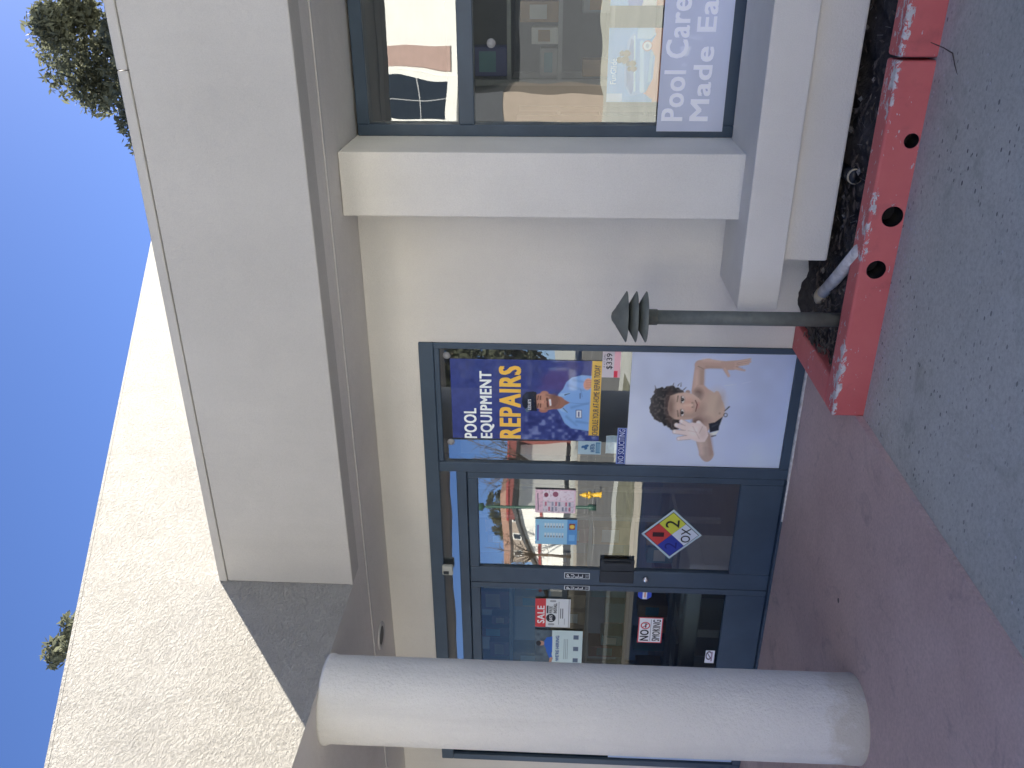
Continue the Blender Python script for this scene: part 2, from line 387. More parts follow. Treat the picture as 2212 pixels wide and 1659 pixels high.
#================================================================== SHOP BUILDING
B = empty('shop_building', (-2.0, 5.0, 0), label='cream stucco shop building with a deep overhanging canopy and a sunlit raked gable', cat='building')
YW = 4.62; ZS = 2.615
st = M['stucco']
box('wall', -2.04, -1.19, YW, 4.84, -0.1, ZS, st, B)
box('wall', -5.61, -2.04, YW, 4.84, 2.31, ZS, st, B)
box('wall', -12, -5.61, YW, 4.84, -0.1, ZS, st, B)
box('wall', -0.86, 2.70, 4.70, 4.95, -0.1, 0.552, st, B)
box('wall', 3.03, 7.5, YW, 4.84, -0.1, ZS, st, B)
box('pier', -1.19, -0.86, 4.31, 4.95, 0.5, ZS-0.001, st, B, 0.004)
box('pier', 2.70, 3.03, 4.31, 4.95, 0.5, ZS-0.001, st, B, 0.004)
box('window_ledge', -1.60, 4.0, 4.10, 4.705, 0.362, 0.566, st, B, 0.006, 2)
box('plinth', -1.365, 3.8, 4.185, 4.64, 0.125, 0.36, M['stucco'], B, 0.012, 2)
# canopy over the window bay
box('fascia', -3.1715, 7.5, 3.745, 3.90, ZS, 3.338, M['fascia'], B, 0.004)
box('fascia_cap', -3.1715, -0.412, 3.739, 3.95, 3.341, 3.387, M['fascia'], B, 0.003)
box('fascia_cap', -0.408, 7.5, 3.739, 3.95, 3.341, 3.387, M['fascia'], B, 0.003)
box('soffit', -12, 7.5, 3.902, 4.95, ZS+0.002, 2.645, M['soffit'], B)
box('soffit', -12, -3.331, 1.605, 3.745, ZS+0.002, 2.645, M['soffit'], B)
box('soffit', -12, -3.1725, 3.7455, 3.9015, ZS+0.002, 2.645, M['soffit'], B)
box('soffit_strip', -12, 7.5, 4.062, 4.076, ZS-0.004, ZS+0.02, M['strip'], B)
box('flat_roof', -3.165, 7.5, 3.95, 13, 3.25, 3.33, M['roofing'], B)
# gable wall with raked top: vertical slab in the plane X = -3.17
def slope(y): return 3.681 + 0.3805*(y-2.451)
def slab(name, poly, x0, x1, mat):
    n = len(poly); v = [(x1, y, z) for y, z in poly] + [(x0, y, z) for y, z in poly]
    f = [tuple(range(n)), tuple(range(2*n-1, n-1, -1))] + [(i, i+n, (i+1) % n+n, (i+1) % n) for i in range(n)]
    o = mesh_obj(name, v, f, mat, B); o.data.materials.append(M['soffit'])
    for p in o.data.polygons:
        if abs(p.normal.z) > 0.9 and p.center.z < 2.7: p.material_index = 1
    return o
slab('gable_wall', [(1.44, ZS), (3.7445, ZS), (3.745, ZS+.032), (13, ZS+.032), (13, slope(13)), (1.44, slope(1.44))], -3.33, -3.172, M['rough'])
slab('raked_coping', [(1.43, slope(1.43)+0.002), (13, slope(13)+0.002), (13, slope(13)+0.02), (1.43, slope(1.43)+0.02)], -3.34, -3.1715, M['rough'])
slab('sloped_roof', [(1.44, slope(1.44)-0.12), (13, slope(13)-0.12), (13, slope(13)-0.01), (1.44, slope(1.44)-0.01)], -12, -3.332, M['roofing'])
box('eave_fascia', -12, -3.332, 1.44, 1.60, ZS, slope(1.44)-0.125, M['fascia'], B)
box('back_wall', -12, 7.5, 13, 13.2, -0.1, 3.2, st, B)
box('back_wall', -12, -3.17, 13, 13.2, 3.2, slope(13)-0.15, st, B)
box('side_wall', -12.2, -12, 1.44, 13.2, ZS, 3.2, st, B)
# round column
cp = [(0.217, -0.06), (0.2165, 0.02), (0.214, 0.05), (0.2145, 1.2), (0.2145, 2.585), (0.222, 2.60), (0.222, 2.616)]
lathe('column', cp, (-3.365, 3.095, 0), M['columnst'], B, 72)
# recessed downlight
lathe('downlight_trim', [(0.062, 0.0), (0.085, -0.008), (0.095, 0.004), (0.09, 0.01)], (-4.03, 4.26, ZS-0.002), M['strip'], B, 32, cap=False)
lathe('downlight_baffle', [(0.062, -0.001), (0.058, 0.003)], (-4.03, 4.26, ZS-0.004), M['frame2'], B, 32)
# interior shell
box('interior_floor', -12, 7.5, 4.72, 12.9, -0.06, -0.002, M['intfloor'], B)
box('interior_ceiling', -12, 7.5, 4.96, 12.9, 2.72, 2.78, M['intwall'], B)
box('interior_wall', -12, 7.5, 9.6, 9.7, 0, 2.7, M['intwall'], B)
# ---- entrance storefront
FY0, FY1, GY = 4.604, 4.72, 4.628
fr = M['frame']
def mem(name, x0, x1, z0, z1, y0=FY0, y1=FY1, parent=B, bev=0.004): return box(name, x0, x1, y0, y1, z0, z1, fr, parent, bev)
def pane(name, x0, x1, z0, z1, y, mat, parent):
    o = box(name, x0, x1, y, y+0.006, z0, z1, mat, parent); o.data.materials.append(M['glass_body'])
    for p in o.data.polygons:
        if p.normal.y > -0.5: p.material_index = 1          # only the front face carries the mirror coating
    return o
mem('head_rail', -5.61, -2.04, 2.222, 2.312)
mem('jamb', -2.077, -2.04, 0.0, 2.2215); mem('jamb', -5.61, -5.555, 0.0, 2.2215)
mem('mullion', -2.945, -2.872, 0.0, 2.2215); mem('mullion', -4.84, -4.765, 0.0, 2.2215)
mem('transom_bar', -4.7645, -2.9455, 2.046, 2.112)
mem('sill_rail', -2.8715, -2.0775, 0.0, 0.062); mem('sill_rail', -5.5545, -4.8405, 0.0, 0.062)
mem('threshold', -4.7645, -2.9455, -0.002, 0.014, 4.58, 4.72)
pane('window_pane', -2.873, -2.076, 0.06, 2.224, GY, M['glass_refl'], B)
pane('window_pane', -5.556, -4.839, 0.06, 2.224, GY, M['glass_clear'], B)
pane('window_pane', -4.766, -2.944, 2.11, 2.224, GY, M['glass_refl'], B)
mem('bead', -2.8718, -2.0772, 2.188, 2.2214, 4.612, 4.625)
box('caulk_line', -3.25, -2.05, 4.575, 4.603, -0.004, 0.010, M['caulk'], B, 0.004)
def door(x0, x1, gx0, gx1, gm, lockside):
    bm = bmesh.new(); y0, y1 = 4.612, 4.66
    addbox(bm, x0, gx0, y0, y1, 0.016, 2.042, 0.004); addbox(bm, gx1, x1, y0, y1, 0.016, 2.042, 0.004)
    addbox(bm, gx0+.0005, gx1-.0005, y0+.001, y1-.001, 0.016, 0.284, 0.004); addbox(bm, gx0+.0005, gx1-.0005, y0+.001, y1-.001, 1.976, 2.042, 0.004)
    d = bm_obj('door', bm, fr, B)
    pane('door_glass', gx0-0.004, gx1+0.004, 0.28, 1.98, 4.634, gm, d)
    return d
dr = door(-3.845, -2.948, -3.715, -2.995, M['glass_refl'], 1)
dl = door(-4.762, -3.850, -4.70, -3.895, M['glass_clear'], -1)
bm = bmesh.new(); addbox(bm, -3.812, -3.712, 4.600, 4.6125, 0.925, 1.155, 0.003); addbox(bm, -3.7115, -3.62, 4.604, 4.626, 0.925, 1.155, 0.003)
bm_obj('pull_handle', bm, M['frame2'], dr)
box('handle_grip', -3.655, -3.632, 4.590, 4.6035, 0.95, 1.13, M['frame2'], dr, 0.006, 2)
lathe('lock_cylinder', [(0.021, 0), (0.021, -0.012), (0.015, -0.018), (0.006, -0.018)], (-3.775, 4.613, 0.842), M['chrome'], dr, 24, axis='y')
# ---- big display window
WY0, WY1, WG = 4.752, 4.86, 4.778
def wm(name, x0, x1, z0, z1, y0=WY0, y1=WY1): return box(name, x0, x1, y0, y1, z0, z1, fr, B, 0.004)
wm('window_jamb', -0.86, -0.798, 0.554, ZS-0.012); wm('window_jamb', 2.638, 2.70, 0.554, ZS-0.012)
wm('window_head', -0.7975, 2.6375, 2.535, ZS-0.012); wm('window_sill_rail', -0.7975, 2.6375, 0.554, 0.618)
wm('window_transom', -0.7975, 2.6375, 1.955, 2.04)
wm('window_mullion', 0.88, 0.95, 0.6185, 1.9545); wm('window_mullion', 0.88, 0.95, 2.0405, 2.5345)
for a, b_ in ((-0.8, 0.882), (0.948, 2.64)):
    pane('window_pane', a, b_, 0.615, 1.957, WG, M['glass_win'], B); pane('window_pane', a, b_, 2.038, 2.537, WG, M['glass_win'], B)

#================================================================== PRINT TOOLS
class Canvas:
    """Soft-edged drawing on a grid of points; the colours become the ink of a printed sheet."""
    def __init__(s, x, y, bgc, aa=3.0):
        s.x, s.y, s.aa = x, y, aa; s.c = np.ones(x.shape+(3,))*np.array(lin(bgc))
    def put(s, a, col):
        c = lin(col) if not isinstance(col, np.ndarray) else col
        s.c = s.c*(1-a[..., None]) + a[..., None]*c
    def cov(s, d, soft=None): return np.clip(0.5 - d/(soft or s.aa), 0, 1)
    def ell(s, cx, cy, rx, ry, col, ang=0, soft=None, op=1.0):
        ca, sa = math.cos(ang), math.sin(ang); dx, dy = s.x-cx, s.y-cy
        u, v = (dx*ca+dy*sa)/rx, (-dx*sa+dy*ca)/ry
        s.put(op*s.cov((np.hypot(u, v)-1)*min(rx, ry), soft), col)
    def capd(s, p, q, r0, r1):
        px, py = s.x-p[0], s.y-p[1]; bx, by = q[0]-p[0], q[1]-p[1]
        t = np.clip((px*bx+py*by)/(bx*bx+by*by), 0, 1)
        return np.hypot(px-bx*t, py-by*t)-(r0+(r1-r0)*t)
    def cap(s, p, q, r0, r1, col, soft=None, op=1.0): s.put(op*s.cov(s.capd(p, q, r0, r1), soft), col)
    def polyd(s, pts):
        pts = np.array(pts, float); d = np.full(s.x.shape, 1e9); ins = np.zeros(s.x.shape, bool)
        for a, b in zip(pts, np.roll(pts, -1, 0)):
            e = b-a; wx, wy = s.x-a[0], s.y-a[1]; t = np.clip((wx*e[0]+wy*e[1])/(e@e+1e-9), 0, 1)
            d = np.minimum(d, np.hypot(wx-e[0]*t, wy-e[1]*t))
            c = ((a[1] <= s.y) != (b[1] <= s.y)) & (s.x < (b[0]-a[0])*(s.y-a[1])/((b[1]-a[1]) if abs(b[1]-a[1]) > 1e-9 else 1e-9)+a[0])
            ins ^= c
        return np.where(ins, -d, d)
    def poly(s, pts, col, soft=None, grow=0, op=1.0): s.put(op*s.cov(s.polyd(pts)-grow, soft), col)
    def rect(s, x0, x1, y0, y1, col, op=1.0): s.poly([(x0, y0), (x1, y0), (x1, y1), (x0, y1)], col, op=op)
def vnoise(x, y, sc, seed=0):
    r = np.random.default_rng(seed).random((64, 64)); u, v = x*sc, y*sc
    i, j = np.floor(u).astype(int), np.floor(v).astype(int); f, g = u-i, v-j; f = f*f*(3-2*f); g = g*g*(3-2*g)
    A = lambda a, b: r[a % 64, b % 64]
    return (A(i, j)*(1-f)+A(i+1, j)*f)*(1-g)+(A(i, j+1)*(1-f)+A(i+1, j+1)*f)*g
def homog(src, dst):
    A = []; b = []
    for (x, y), (u, v) in zip(src, dst):
        A += [[x, y, 1, 0, 0, 0, -u*x, -u*y], [0, 0, 0, x, y, 1, -v*x, -v*y]]; b += [u, v]
    h = np.linalg.solve(np.array(A, float), np.array(b, float)); return np.append(h, 1).reshape(3, 3)
def inkmat(name='printed_sheet', rough=0.45):
    m, n, l, b = newmat(name)
    a = n.new('ShaderNodeAttribute'); a.attribute_name = 'ink'; l.new(a.outputs['Color'], b.inputs['Base Color'])
    b.inputs['Roughness'].default_value = rough; b.inputs['Specular IOR Level'].default_value = 0.3
    return m
M['ink'] = inkmat(); M['ink_gloss'] = inkmat('glossy_banner_sheet', 0.03); M['ink_gloss'].node_tree.nodes['Principled BSDF'].inputs['Specular IOR Level'].default_value = 0.85
INKK = 1.2
def print_sheet(name, x0, x1, z0, z1, Y, res, paint, parent=None, curl=0.0, thick=0.0012, mat='ink', **kw):
    nx = max(2, int((x1-x0)/res)); nz = max(2, int((z1-z0)/res))
    U, V = np.meshgrid(np.linspace(0, 1, nx+1), np.linspace(0, 1, nz+1))
    c = np.clip(paint(U, V)*INKK, 0, 0.92)
    yy = Y + curl*(np.sin(U*5+V*3)*0.5+np.sin(V*7-U*2)*0.5)
    vs = np.stack([x0+U*(x1-x0), yy, z1-V*(z1-z0)], -1).reshape(-1, 3)
    idx = np.arange((nx+1)*(nz+1)).reshape(nz+1, nx+1)
    f = np.stack([idx[:-1, :-1], idx[1:, :-1], idx[1:, 1:], idx[:-1, 1:]], -1).reshape(-1, 4).tolist()
    vl = vs.tolist(); cl = c.reshape(-1, 3).tolist()
    # thin edge and back of the sheet
    border = list(idx[0, :])+list(idx[1:, -1])+list(idx[-1, -2::-1])+list(idx[-2:0:-1, 0])
    base = len(vl); bl = []
    for i in border:
        v = vl[i]; vl.append([v[0], v[1]+thick, v[2]]); cl.append([0.55, 0.55, 0.55])
    n = len(border)
    for k in range(n): f.append([border[k], border[(k+1) % n], base+(k+1) % n, base+k])
    if not curl: f.append([base+k for k in range(n)][::-1][::-1])
    me = bpy.data.meshes.new(name); me.from_pydata(vl, [], f); me.update()
    at = me.attributes.new('ink', 'FLOAT_COLOR', 'POINT')
    at.data.foreach_set('color', np.concatenate([np.array(cl), np.ones((len(cl), 1))], 1).ravel().astype(np.float32))
    me.materials.append(M[mat])
    o = bpy.data.objects.new(name, me); COL.objects.link(o); return tag(par(o, parent), **kw)
_cm = {}
def ink(rgb):
    k = tuple(rgb)
    if k not in _cm:
        m, n, l, b = newmat('ink_%02x%02x%02x' % k); b.inputs['Base Color'].default_value = (*[float(v)*INKK for v in lin(k)], 1)
        b.inputs['Roughness'].default_value = 0.5; b.inputs['Specular IOR Level'].default_value = 0.3; _cm[k] = m
    return _cm[k]
def text(body, x0, x1, z0, z1, Y, rgb, parent, bold=0.0, rot=0, name='lettering', italic=0):
    cu = bpy.data.curves.new('t', 'FONT'); cu.body = body; cu.size = 1; cu.offset = 0.0; cu.resolution_u = 3; cu.shear = italic
    cu.space_character = 1.0 + bold*2.5
    t = bpy.data.objects.new('t', cu); COL.objects.link(t)
    dg = bpy.context.evaluated_depsgraph_get(); me = bpy.data.meshes.new_from_object(t.evaluated_get(dg))
    bpy.data.objects.remove(t); bpy.data.curves.remove(cu)
    co = np.zeros(len(me.vertices)*3); me.vertices.foreach_get('co', co); co = co.reshape(-1, 3)
    if rot:
        c, s_ = math.cos(rot), math.sin(rot); co[:, :2] = co[:, :2] @ np.array([[c, s_], [-s_, c]])
    mn, mx = co.min(0), co.max(0)
    sh = bold*1.9*(z1-z0) if bold >= 0.01 else 0.0        # heavy strokes: stacked, slightly shifted outlines
    X = x0+(co[:, 0]-mn[0])/(mx[0]-mn[0])*(x1-x0-sh); Z = z0+(co[:, 1]-mn[1])/(mx[1]-mn[1])*(z1-z0-sh*.6)
    polys = [list(p.vertices) for p in me.polygons]; nv = len(X); bpy.data.meshes.remove(me)
    vv = []; ff = []
    for k, (dx, dz) in enumerate(((0, 0), (1, 0), (0, .6), (1, .6), (.5, .3)) if sh else ((0, 0),)):
        vv += np.stack([X+sh*dx, np.full(nv, Y-0.0002*k), Z+sh*dz], 1).tolist(); ff += [[i+nv*k for i in p] for p in polys]
    me = bpy.data.meshes.new(name); me.from_pydata(vv, [], ff); me.update()
    me.name = name; me.materials.clear(); me.materials.append(ink(rgb))
    o = bpy.data.objects.new(name, me); COL.objects.link(o)
    return par(o, parent)
#================================================================== PRINTED THINGS
PY = 4.6225     # face of what is stuck to the outside of the entrance glass
IY = 4.640      # face of what hangs just inside
# ---- swimmer poster
def swimmer(U, V):
    Hm = homog([(0, 0), (1, 0), (1, 1), (0, 1)], [(57, 1390), (145, 10), (2158, 45), (1930, 1440)])
    d = Hm[2, 0]*U+Hm[2, 1]*V+1; x = (Hm[0, 0]*U+Hm[0, 1]*V+Hm[0, 2])/d; y = (Hm[1, 0]*U+Hm[1, 1]*V+Hm[1, 2])/d
    c = Canvas(x, y, (168, 186, 224), 12)
    t = np.clip((x-100)/2000, 0, 1)
    bg = lin((196, 205, 222))[None, None]*(1-t[..., None]) + lin((180, 195, 225))*t[..., None]
    bg = bg*(0.93+0.16*vnoise(x, y, 1/420., 3)+0.08*vnoise(x, y, 1/150., 5))[..., None]
    bg = bg*(0.95+0.05*np.clip((y)/1400, 0, 1))[..., None]
    c.c = bg
    for a, b_, r in (((1265, 432), (1345, 425), 5), ((1350, 422), (1410, 414), 4), ((1480, 408), (1590, 382), 3)): c.cap(a, b_, r, r*.6, (205, 214, 236), 8, .8)
    SK, SH, SD, LT = (196, 168, 150), (160, 134, 120), (110, 88, 80), (222, 200, 186)
    # raised arm with bent elbow
    c.cap((940, 500), (965, 190), 76, 58, SK); c.cap((965, 182), (1080, 160), 62, 58, SK); c.cap((1060, 162), (1265, 180), 58, 44, SK)
    c.cap((985, 480), (1000, 250), 30, 22, SH, 60, .6); c.cap((925, 480), (930, 260), 20, 16, LT, 50, .5); c.cap((1010, 118), (1240, 138), 16, 12, LT, 40, .5); c.cap((1050, 205), (1240, 215), 14, 10, SH, 40, .5)
    c.cap((945, 195), (1020, 232), 4, 2, SD, 8, .8)
    c.poly([(1230, 140), (1330, 135), (1440, 130), (1430, 200), (1380, 235), (1290, 235), (1240, 215)], SK, grow=6)
    for p, q, r in (((1400, 150), (1580, 112), 17), ((1400, 165), (1582, 140), 15), ((1400, 185), (1560, 165), 14), ((1390, 215), (1512, 245), 15), ((1270, 225), (1318, 312), 19)):
        c.cap(p, q, r+4, r-3, SK); c.cap(p, q, r*.4, 3, LT, 20, .6)
    for p, q in (((1420, 158), (1570, 130)), ((1420, 178), (1560, 155)), ((1410, 200), (1490, 215))): c.cap(p, q, 3, 1.5, SD, 8, .55)
    # torso
    tor = [(890, 520), (935, 430), (1010, 430), (1065, 480), (1130, 520), (1200, 560), (1245, 640), (1268, 720), (1255, 790), (1200, 850), (1120, 890), (1070, 960), (1040, 1010), (900, 960), (880, 800)]
    c.cap((1175, 530), (1205, 575), 32, 24, SK)
    c.poly(tor, SK, grow=8)
    c.ell(1150, 680, 120, 190, (205, 188, 165), .2, 120, .6); c.ell(940, 540, 60, 70, SD, .5, 60, .85); c.ell(1000, 860, 90, 60, SH, 0, 70, .8); c.ell(930, 870, 60, 50, SD, 0, 50, .9)
    c.ell(1210, 640, 40, 120, SH, .3, 50, .35); c.ell(1208, 770, 14, 14, SH, 0, 12, .7)
    # shorts
    c.poly([(1075, 895), (1150, 880), (1245, 812), (1200, 930), (1196, 975), (1088, 1002)], (38, 42, 52), grow=2)
    c.cap((1120, 930), (1185, 900), 8, 4, (80, 84, 95), 20, .6)
    c.poly([(1086, 1012), (1196, 982), (1165, 1028), (1100, 1046)], (220, 224, 214)); c.cap((1108, 1050), (1160, 1040), 9, 5, (40, 46, 56))
    c.cap((1272, 738), (1325, 690), 6, 8, (28, 32, 42)); dd = np.abs(np.hypot(c.x-1280, c.y-790)-21)-5; c.put(c.cov(dd), (28, 32, 42))
    # hair behind the face: many curls
    hair = [(350, 700), (372, 590), (440, 480), (520, 440), (640, 425), (735, 455), (790, 515), (770, 560), (720, 900), (705, 965), (640, 965), (520, 900), (400, 845), (360, 780)]
    hn = vnoise(x, y, 1/28., 8)*26+vnoise(x, y, 1/60., 9)*34-30
    c.put(c.cov(c.polyd(hair)+hn), (52, 50, 50))
    curl = vnoise(x+30*vnoise(x, y, 1/50., 4), y, 1/22., 12); m = c.cov(c.polyd(hair)+hn)
    c.put(m*np.clip((curl-.55)*3, 0, 1)*.6, (112, 104, 96)); c.put(m*np.clip((.4-curl)*3, 0, 1)*.6, (26, 26, 30))
    c.put(m*np.clip((520-x)/200, 0, 1)*.35, (120, 116, 112))
    for p, q in (((430, 470), (418, 430)), ((735, 440), (738, 392)), ((770, 480), (800, 452)), ((700, 430), (720, 405)), ((640, 425), (650, 400))): c.cap(p, q, 6, 2, (58, 54, 52))
    # face
    face = [(590, 640), (610, 560), (700, 530), (800, 520), (880, 540), (950, 590), (1005, 660), (1000, 740), (930, 800), (860, 835), (760, 845), (660, 835), (600, 790), (580, 720)]
    c.ell(820, 510, 30, 24, SH); c.poly(face, (200, 172, 152), grow=6)
    c.ell(610, 690, 50, 150, SD, 0, 70, .75); c.ell(820, 560, 110, 40, LT, 0, 70, .55); c.ell(780, 690, 90, 40, (216, 188, 168), 0, 60, .7)
    c.ell(960, 740, 60, 90, SH, .6, 70, .6); c.ell(820, 800, 120, 36, SH, 0, 50, .55); c.ell(830, 660, 60, 90, (214, 162, 142), 0, 70, .4)
    for ex, ey in ((758, 602), (752, 762)):
        c.ell(ex-6, ey, 34, 48, SH, 0, 24, .6); c.ell(ex, ey, 19, 40, (214, 210, 204), 0, 8); c.ell(ex-2, ey, 19, 21, (40, 34, 34), 0, 6); c.cap((ex-17, ey-38), (ex-17, ey+38), 5, 5, (46, 38, 36), 8); c.ell(ex-6, ey-6, 4, 4, (230, 230, 230), 0, 3)
    c.cap((700, 560), (690, 625), 8, 6, (86, 68, 60), 12, .85); c.cap((692, 735), (702, 805), 6, 8, (86, 68, 60), 12, .85)
    c.ell(872, 645, 10, 12, SD, 0, 10, .7); c.ell(874, 692, 10, 12, SD, 0, 10, .7); c.cap((780, 672), (862, 668), 10, 20, (222, 196, 176), 26, .7); c.cap((892, 640), (894, 700), 5, 5, SH, 14, .7)
    c.cap((912, 612), (935, 665), 6, 7, (110, 62, 58), 8); c.cap((935, 665), (914, 745), 7, 5, (110, 62, 58), 8); c.cap((950, 640), (948, 700), 10, 10, (196, 140, 128), 18, .6)
    # reaching arm and open hand in front
    c.cap((1000, 1060), (1050, 1270), 92, 84, (186, 166, 152)); c.cap((1040, 1260), (1050, 1300), 86, 60, (178, 158, 146)); c.cap((1080, 1040), (1105, 1260), 34, 26, SH, 40, .6); c.cap((975, 1120), (985, 1250), 22, 30, LT, 50, .5)
    PL = (224, 208, 200)
    for p, q, r in (((830, 920), (742, 866), 24), ((810, 960), (680, 912), 25), ((810, 1010), (656, 992), 22), ((840, 1060), (706, 1078), 19), ((1010, 960), (950, 888), 30)):
        c.cap(p, q, r+11, r+3, SH, 12); c.cap(p, q, r+6, r, PL); c.cap(q, q, 0.1, .1, LT) if False else c.ell(q[0], q[1], r*.7, r*.7, (236, 226, 222), 0, 14, .8)
    c.poly([(800, 910), (870, 890), (960, 900), (1040, 940), (1060, 1040), (1020, 1110), (940, 1110), (850, 1075), (800, 1010)], PL, grow=8)
    c.ell(900, 990, 70, 60, (236, 222, 214), 0, 60, .7); c.ell(1000, 1010, 50, 70, (206, 186, 174), 0, 50, .6); c.cap((880, 930), (960, 1080), 3, 3, SH, 12, .6); c.cap((820, 980), (930, 1000), 3, 2, SH, 12, .5); c.cap((1000, 930), (960, 1010), 4, 3, SH, 14, .6)
    return c.c
print_sheet('swimmer_poster', -2.8705, -2.078, 0.064, 1.030, PY, 0.0042, swimmer, curl=0.0006, label='pale blue poster of a swimming child with curly hair beside the entrance doors', cat='poster')

# ---- repairs banner (hangs inside)
def repair(U, V):
    Hm = homog([(0, 0), (1, 0), (1, 1), (0, 1)], [(40, 1125), (33, 90), (1855, 112), (1825, 1128)])
    d = Hm[2, 0]*U+Hm[2, 1]*V+1; x = (Hm[0, 0]*U+Hm[0, 1]*V+Hm[0, 2])/d; y = (Hm[1, 0]*U+Hm[1, 1]*V+Hm[1, 2])/d
    c = Canvas(x, y, (60, 72, 134), 10)
    n = vnoise(x, y, 1/90., 2)*.5+vnoise(x, y, 1/40., 6)*.5
    c.c = c.c*(0.82+.36*n)[..., None]
    lo = np.clip((x-880)/60, 0, 1)*np.clip((y-740)/80, 0, 1)
    c.put(lo*np.clip((n-.5)*4, 0, 1)*.5, (150, 166, 210)); c.put(lo*np.clip((.45-n)*4, 0, 1)*.4, (22, 30, 80))
    SHT, SD = (128, 170, 222), (88, 122, 176)
    c.poly([(1330, 720), (1370, 790), (1420, 900), (1500, 965), (1720, 1000), (1740, 300), (1620, 292), (1500, 325), (1440, 380), (1400, 470), (1340, 540)], SHT, grow=4)
    for p, q in (((1500, 700), (1700, 640)), ((1460, 420), (1640, 480)), ((1560, 880), (1700, 900)), ((1440, 820), (1560, 930)), ((1520, 350), (1680, 380))): c.cap(p, q, 10, 3, SD, 40, .7)
    c.poly([(1330, 550), (1480, 640), (1330, 720)], (150, 108, 92)); c.poly([(1340, 700), (1400, 690), (1460, 770), (1370, 750)], (150, 188, 232)); c.poly([(1340, 560), (1420, 560), (1480, 510), (1370, 520)], (150, 188, 232))
    c.cap((1420, 540), (1475, 520), 8, 3, (40, 56, 96)); c.cap((1400, 712), (1450, 765), 6, 3, (40, 56, 96))
    c.cap((1480, 640), (1700, 655), 2.5, 2.5, SD, 8, .8)
    c.ell(1690, 400, 50, 75, (206, 150, 128), .2); [c.cap((1670, 360+i*26), (1730, 350+i*30), 4, 3, (160, 104, 88), 8, .7) for i in range(4)]
    # head
    c.cap((1240, 640), (1340, 640), 88, 82, (158, 112, 94)); c.ell(1175, 520, 46, 26, (178, 128, 108)); c.ell(1160, 745, 52, 26, (170, 118, 100))
    c.ell(1180, 630, 165, 108, (186, 138, 116), .05); c.ell(1290, 620, 62, 84, (120, 88, 78), 0, 40, .85); c.cap((1200, 545), (1290, 560), 14, 20, (120, 88, 78), 30, .7); c.cap((1190, 720), (1290, 690), 14, 20, (120, 88, 78), 30, .7)
    c.cap((1205, 590), (1215, 690), 12, 12, (84, 58, 52), 14); c.ell(1240, 640, 24, 46, (150, 84, 76)); c.cap((1240, 608), (1246, 672), 13, 11, (238, 236, 230), 8)
    c.ell(1165, 632, 32, 22, (204, 152, 130), 0, 18); c.ell(1178, 632, 8, 18, (140, 94, 80), 0, 10, .7)
    for ey in (582, 682): c.cap((1128, ey-20), (1126, ey+20), 7, 7, (56, 42, 42), 8); c.cap((1100, ey-24), (1092, ey+24), 6, 6, (66, 48, 44), 10); c.ell(1118, ey, 16, 26, (140, 98, 84), 0, 14, .5)
    # cap
    c.poly([(905, 640), (915, 560), (960, 515), (1040, 505), (1075, 520), (1050, 640), (1075, 745), (1010, 745), (950, 725), (915, 690)], (30, 36, 52), grow=6); c.ell(950, 560, 30, 40, (62, 72, 96), 0, 40, .5); c.cap((1062, 520), (1072, 740), 14, 12, (22, 26, 38), 12)
    c.poly([(940, 730), (985, 700), (990, 760), (955, 770)], (86, 110, 130))
    # name badges
    c.rect(1550, 1622, 730, 836, (36, 50, 110)); c.rect(1557, 1615, 738, 828, (222, 230, 240)); c.cap((1586, 760), (1586, 812), 10, 9, (90, 100, 140), 6); c.cap((1600, 520), (1600, 580), 6, 6, (70, 86, 130), 8)
    c.cap((1605, 465), (1625, 560), 2.5, 2.5, SD)
    c.poly([(1742, 60), (1880, 60), (1850, 1060), (1704, 1056)], (222, 184, 84))
    return c.c
rb = print_sheet('repairs_banner', -2.702, -2.148, 1.206, 2.126, PY, 0.004, repair, curl=0.0, mat='ink_gloss', label='blue banner with a smiling capped repairman and big POOL EQUIPMENT REPAIRS lettering', cat='banner')
TY = PY-0.001
k = 1.004
text('POOL', -2.690*k, -2.475*k, 1.972, 2.052, TY, (232, 240, 240), rb, 0.035)
text('EQUIPMENT', -2.688*k, -2.219*k, 1.861, 1.949, TY, (232, 240, 240), rb, 0.035)
text('REPAIRS', -2.686*k, -2.180*k, 1.694, 1.829, TY, (236, 192, 84), rb, 0.045)
text('SCHEDULE YOUR AT-HOME REPAIR TODAY', -2.660*k, -2.165*k, 1.214, 1.250, TY, (52, 56, 84), rb, 0.012)
text("LESLIE'S", -2.478*k, -2.405*k, 1.632, 1.652, TY-0.001, (225, 230, 235), rb, 0.02)
def flat(rgb, nz=0.06, seed=1):
    def f(U, V):
        c = np.ones(U.shape+(3,))*lin(rgb); return c*(1-nz/2+nz*vnoise(U*7, V*7, 1, seed))[..., None]
    return f
def bordered(rgb, edge, wx, wy):
    def f(U, V):
        c = np.ones(U.shape+(3,))*lin(rgb); e = (U < wx) | (U > 1-wx) | (V < wy) | (V > 1-wy); c[e] = lin(edge); return c
    return f
# ---- no soliciting
o = print_sheet('no_soliciting_sign', -2.868, -2.604, 1.032, 1.090, 4.6225, 0.0025, bordered((38, 56, 128), (130, 150, 205), .02, .09), label='narrow blue NO SOLICITING sign on top of the swimmer poster', cat='sign')
text('NO SOLICITING', -2.857, -2.614, 1.043, 1.079, 4.621, (200, 212, 236), o, 0.004)
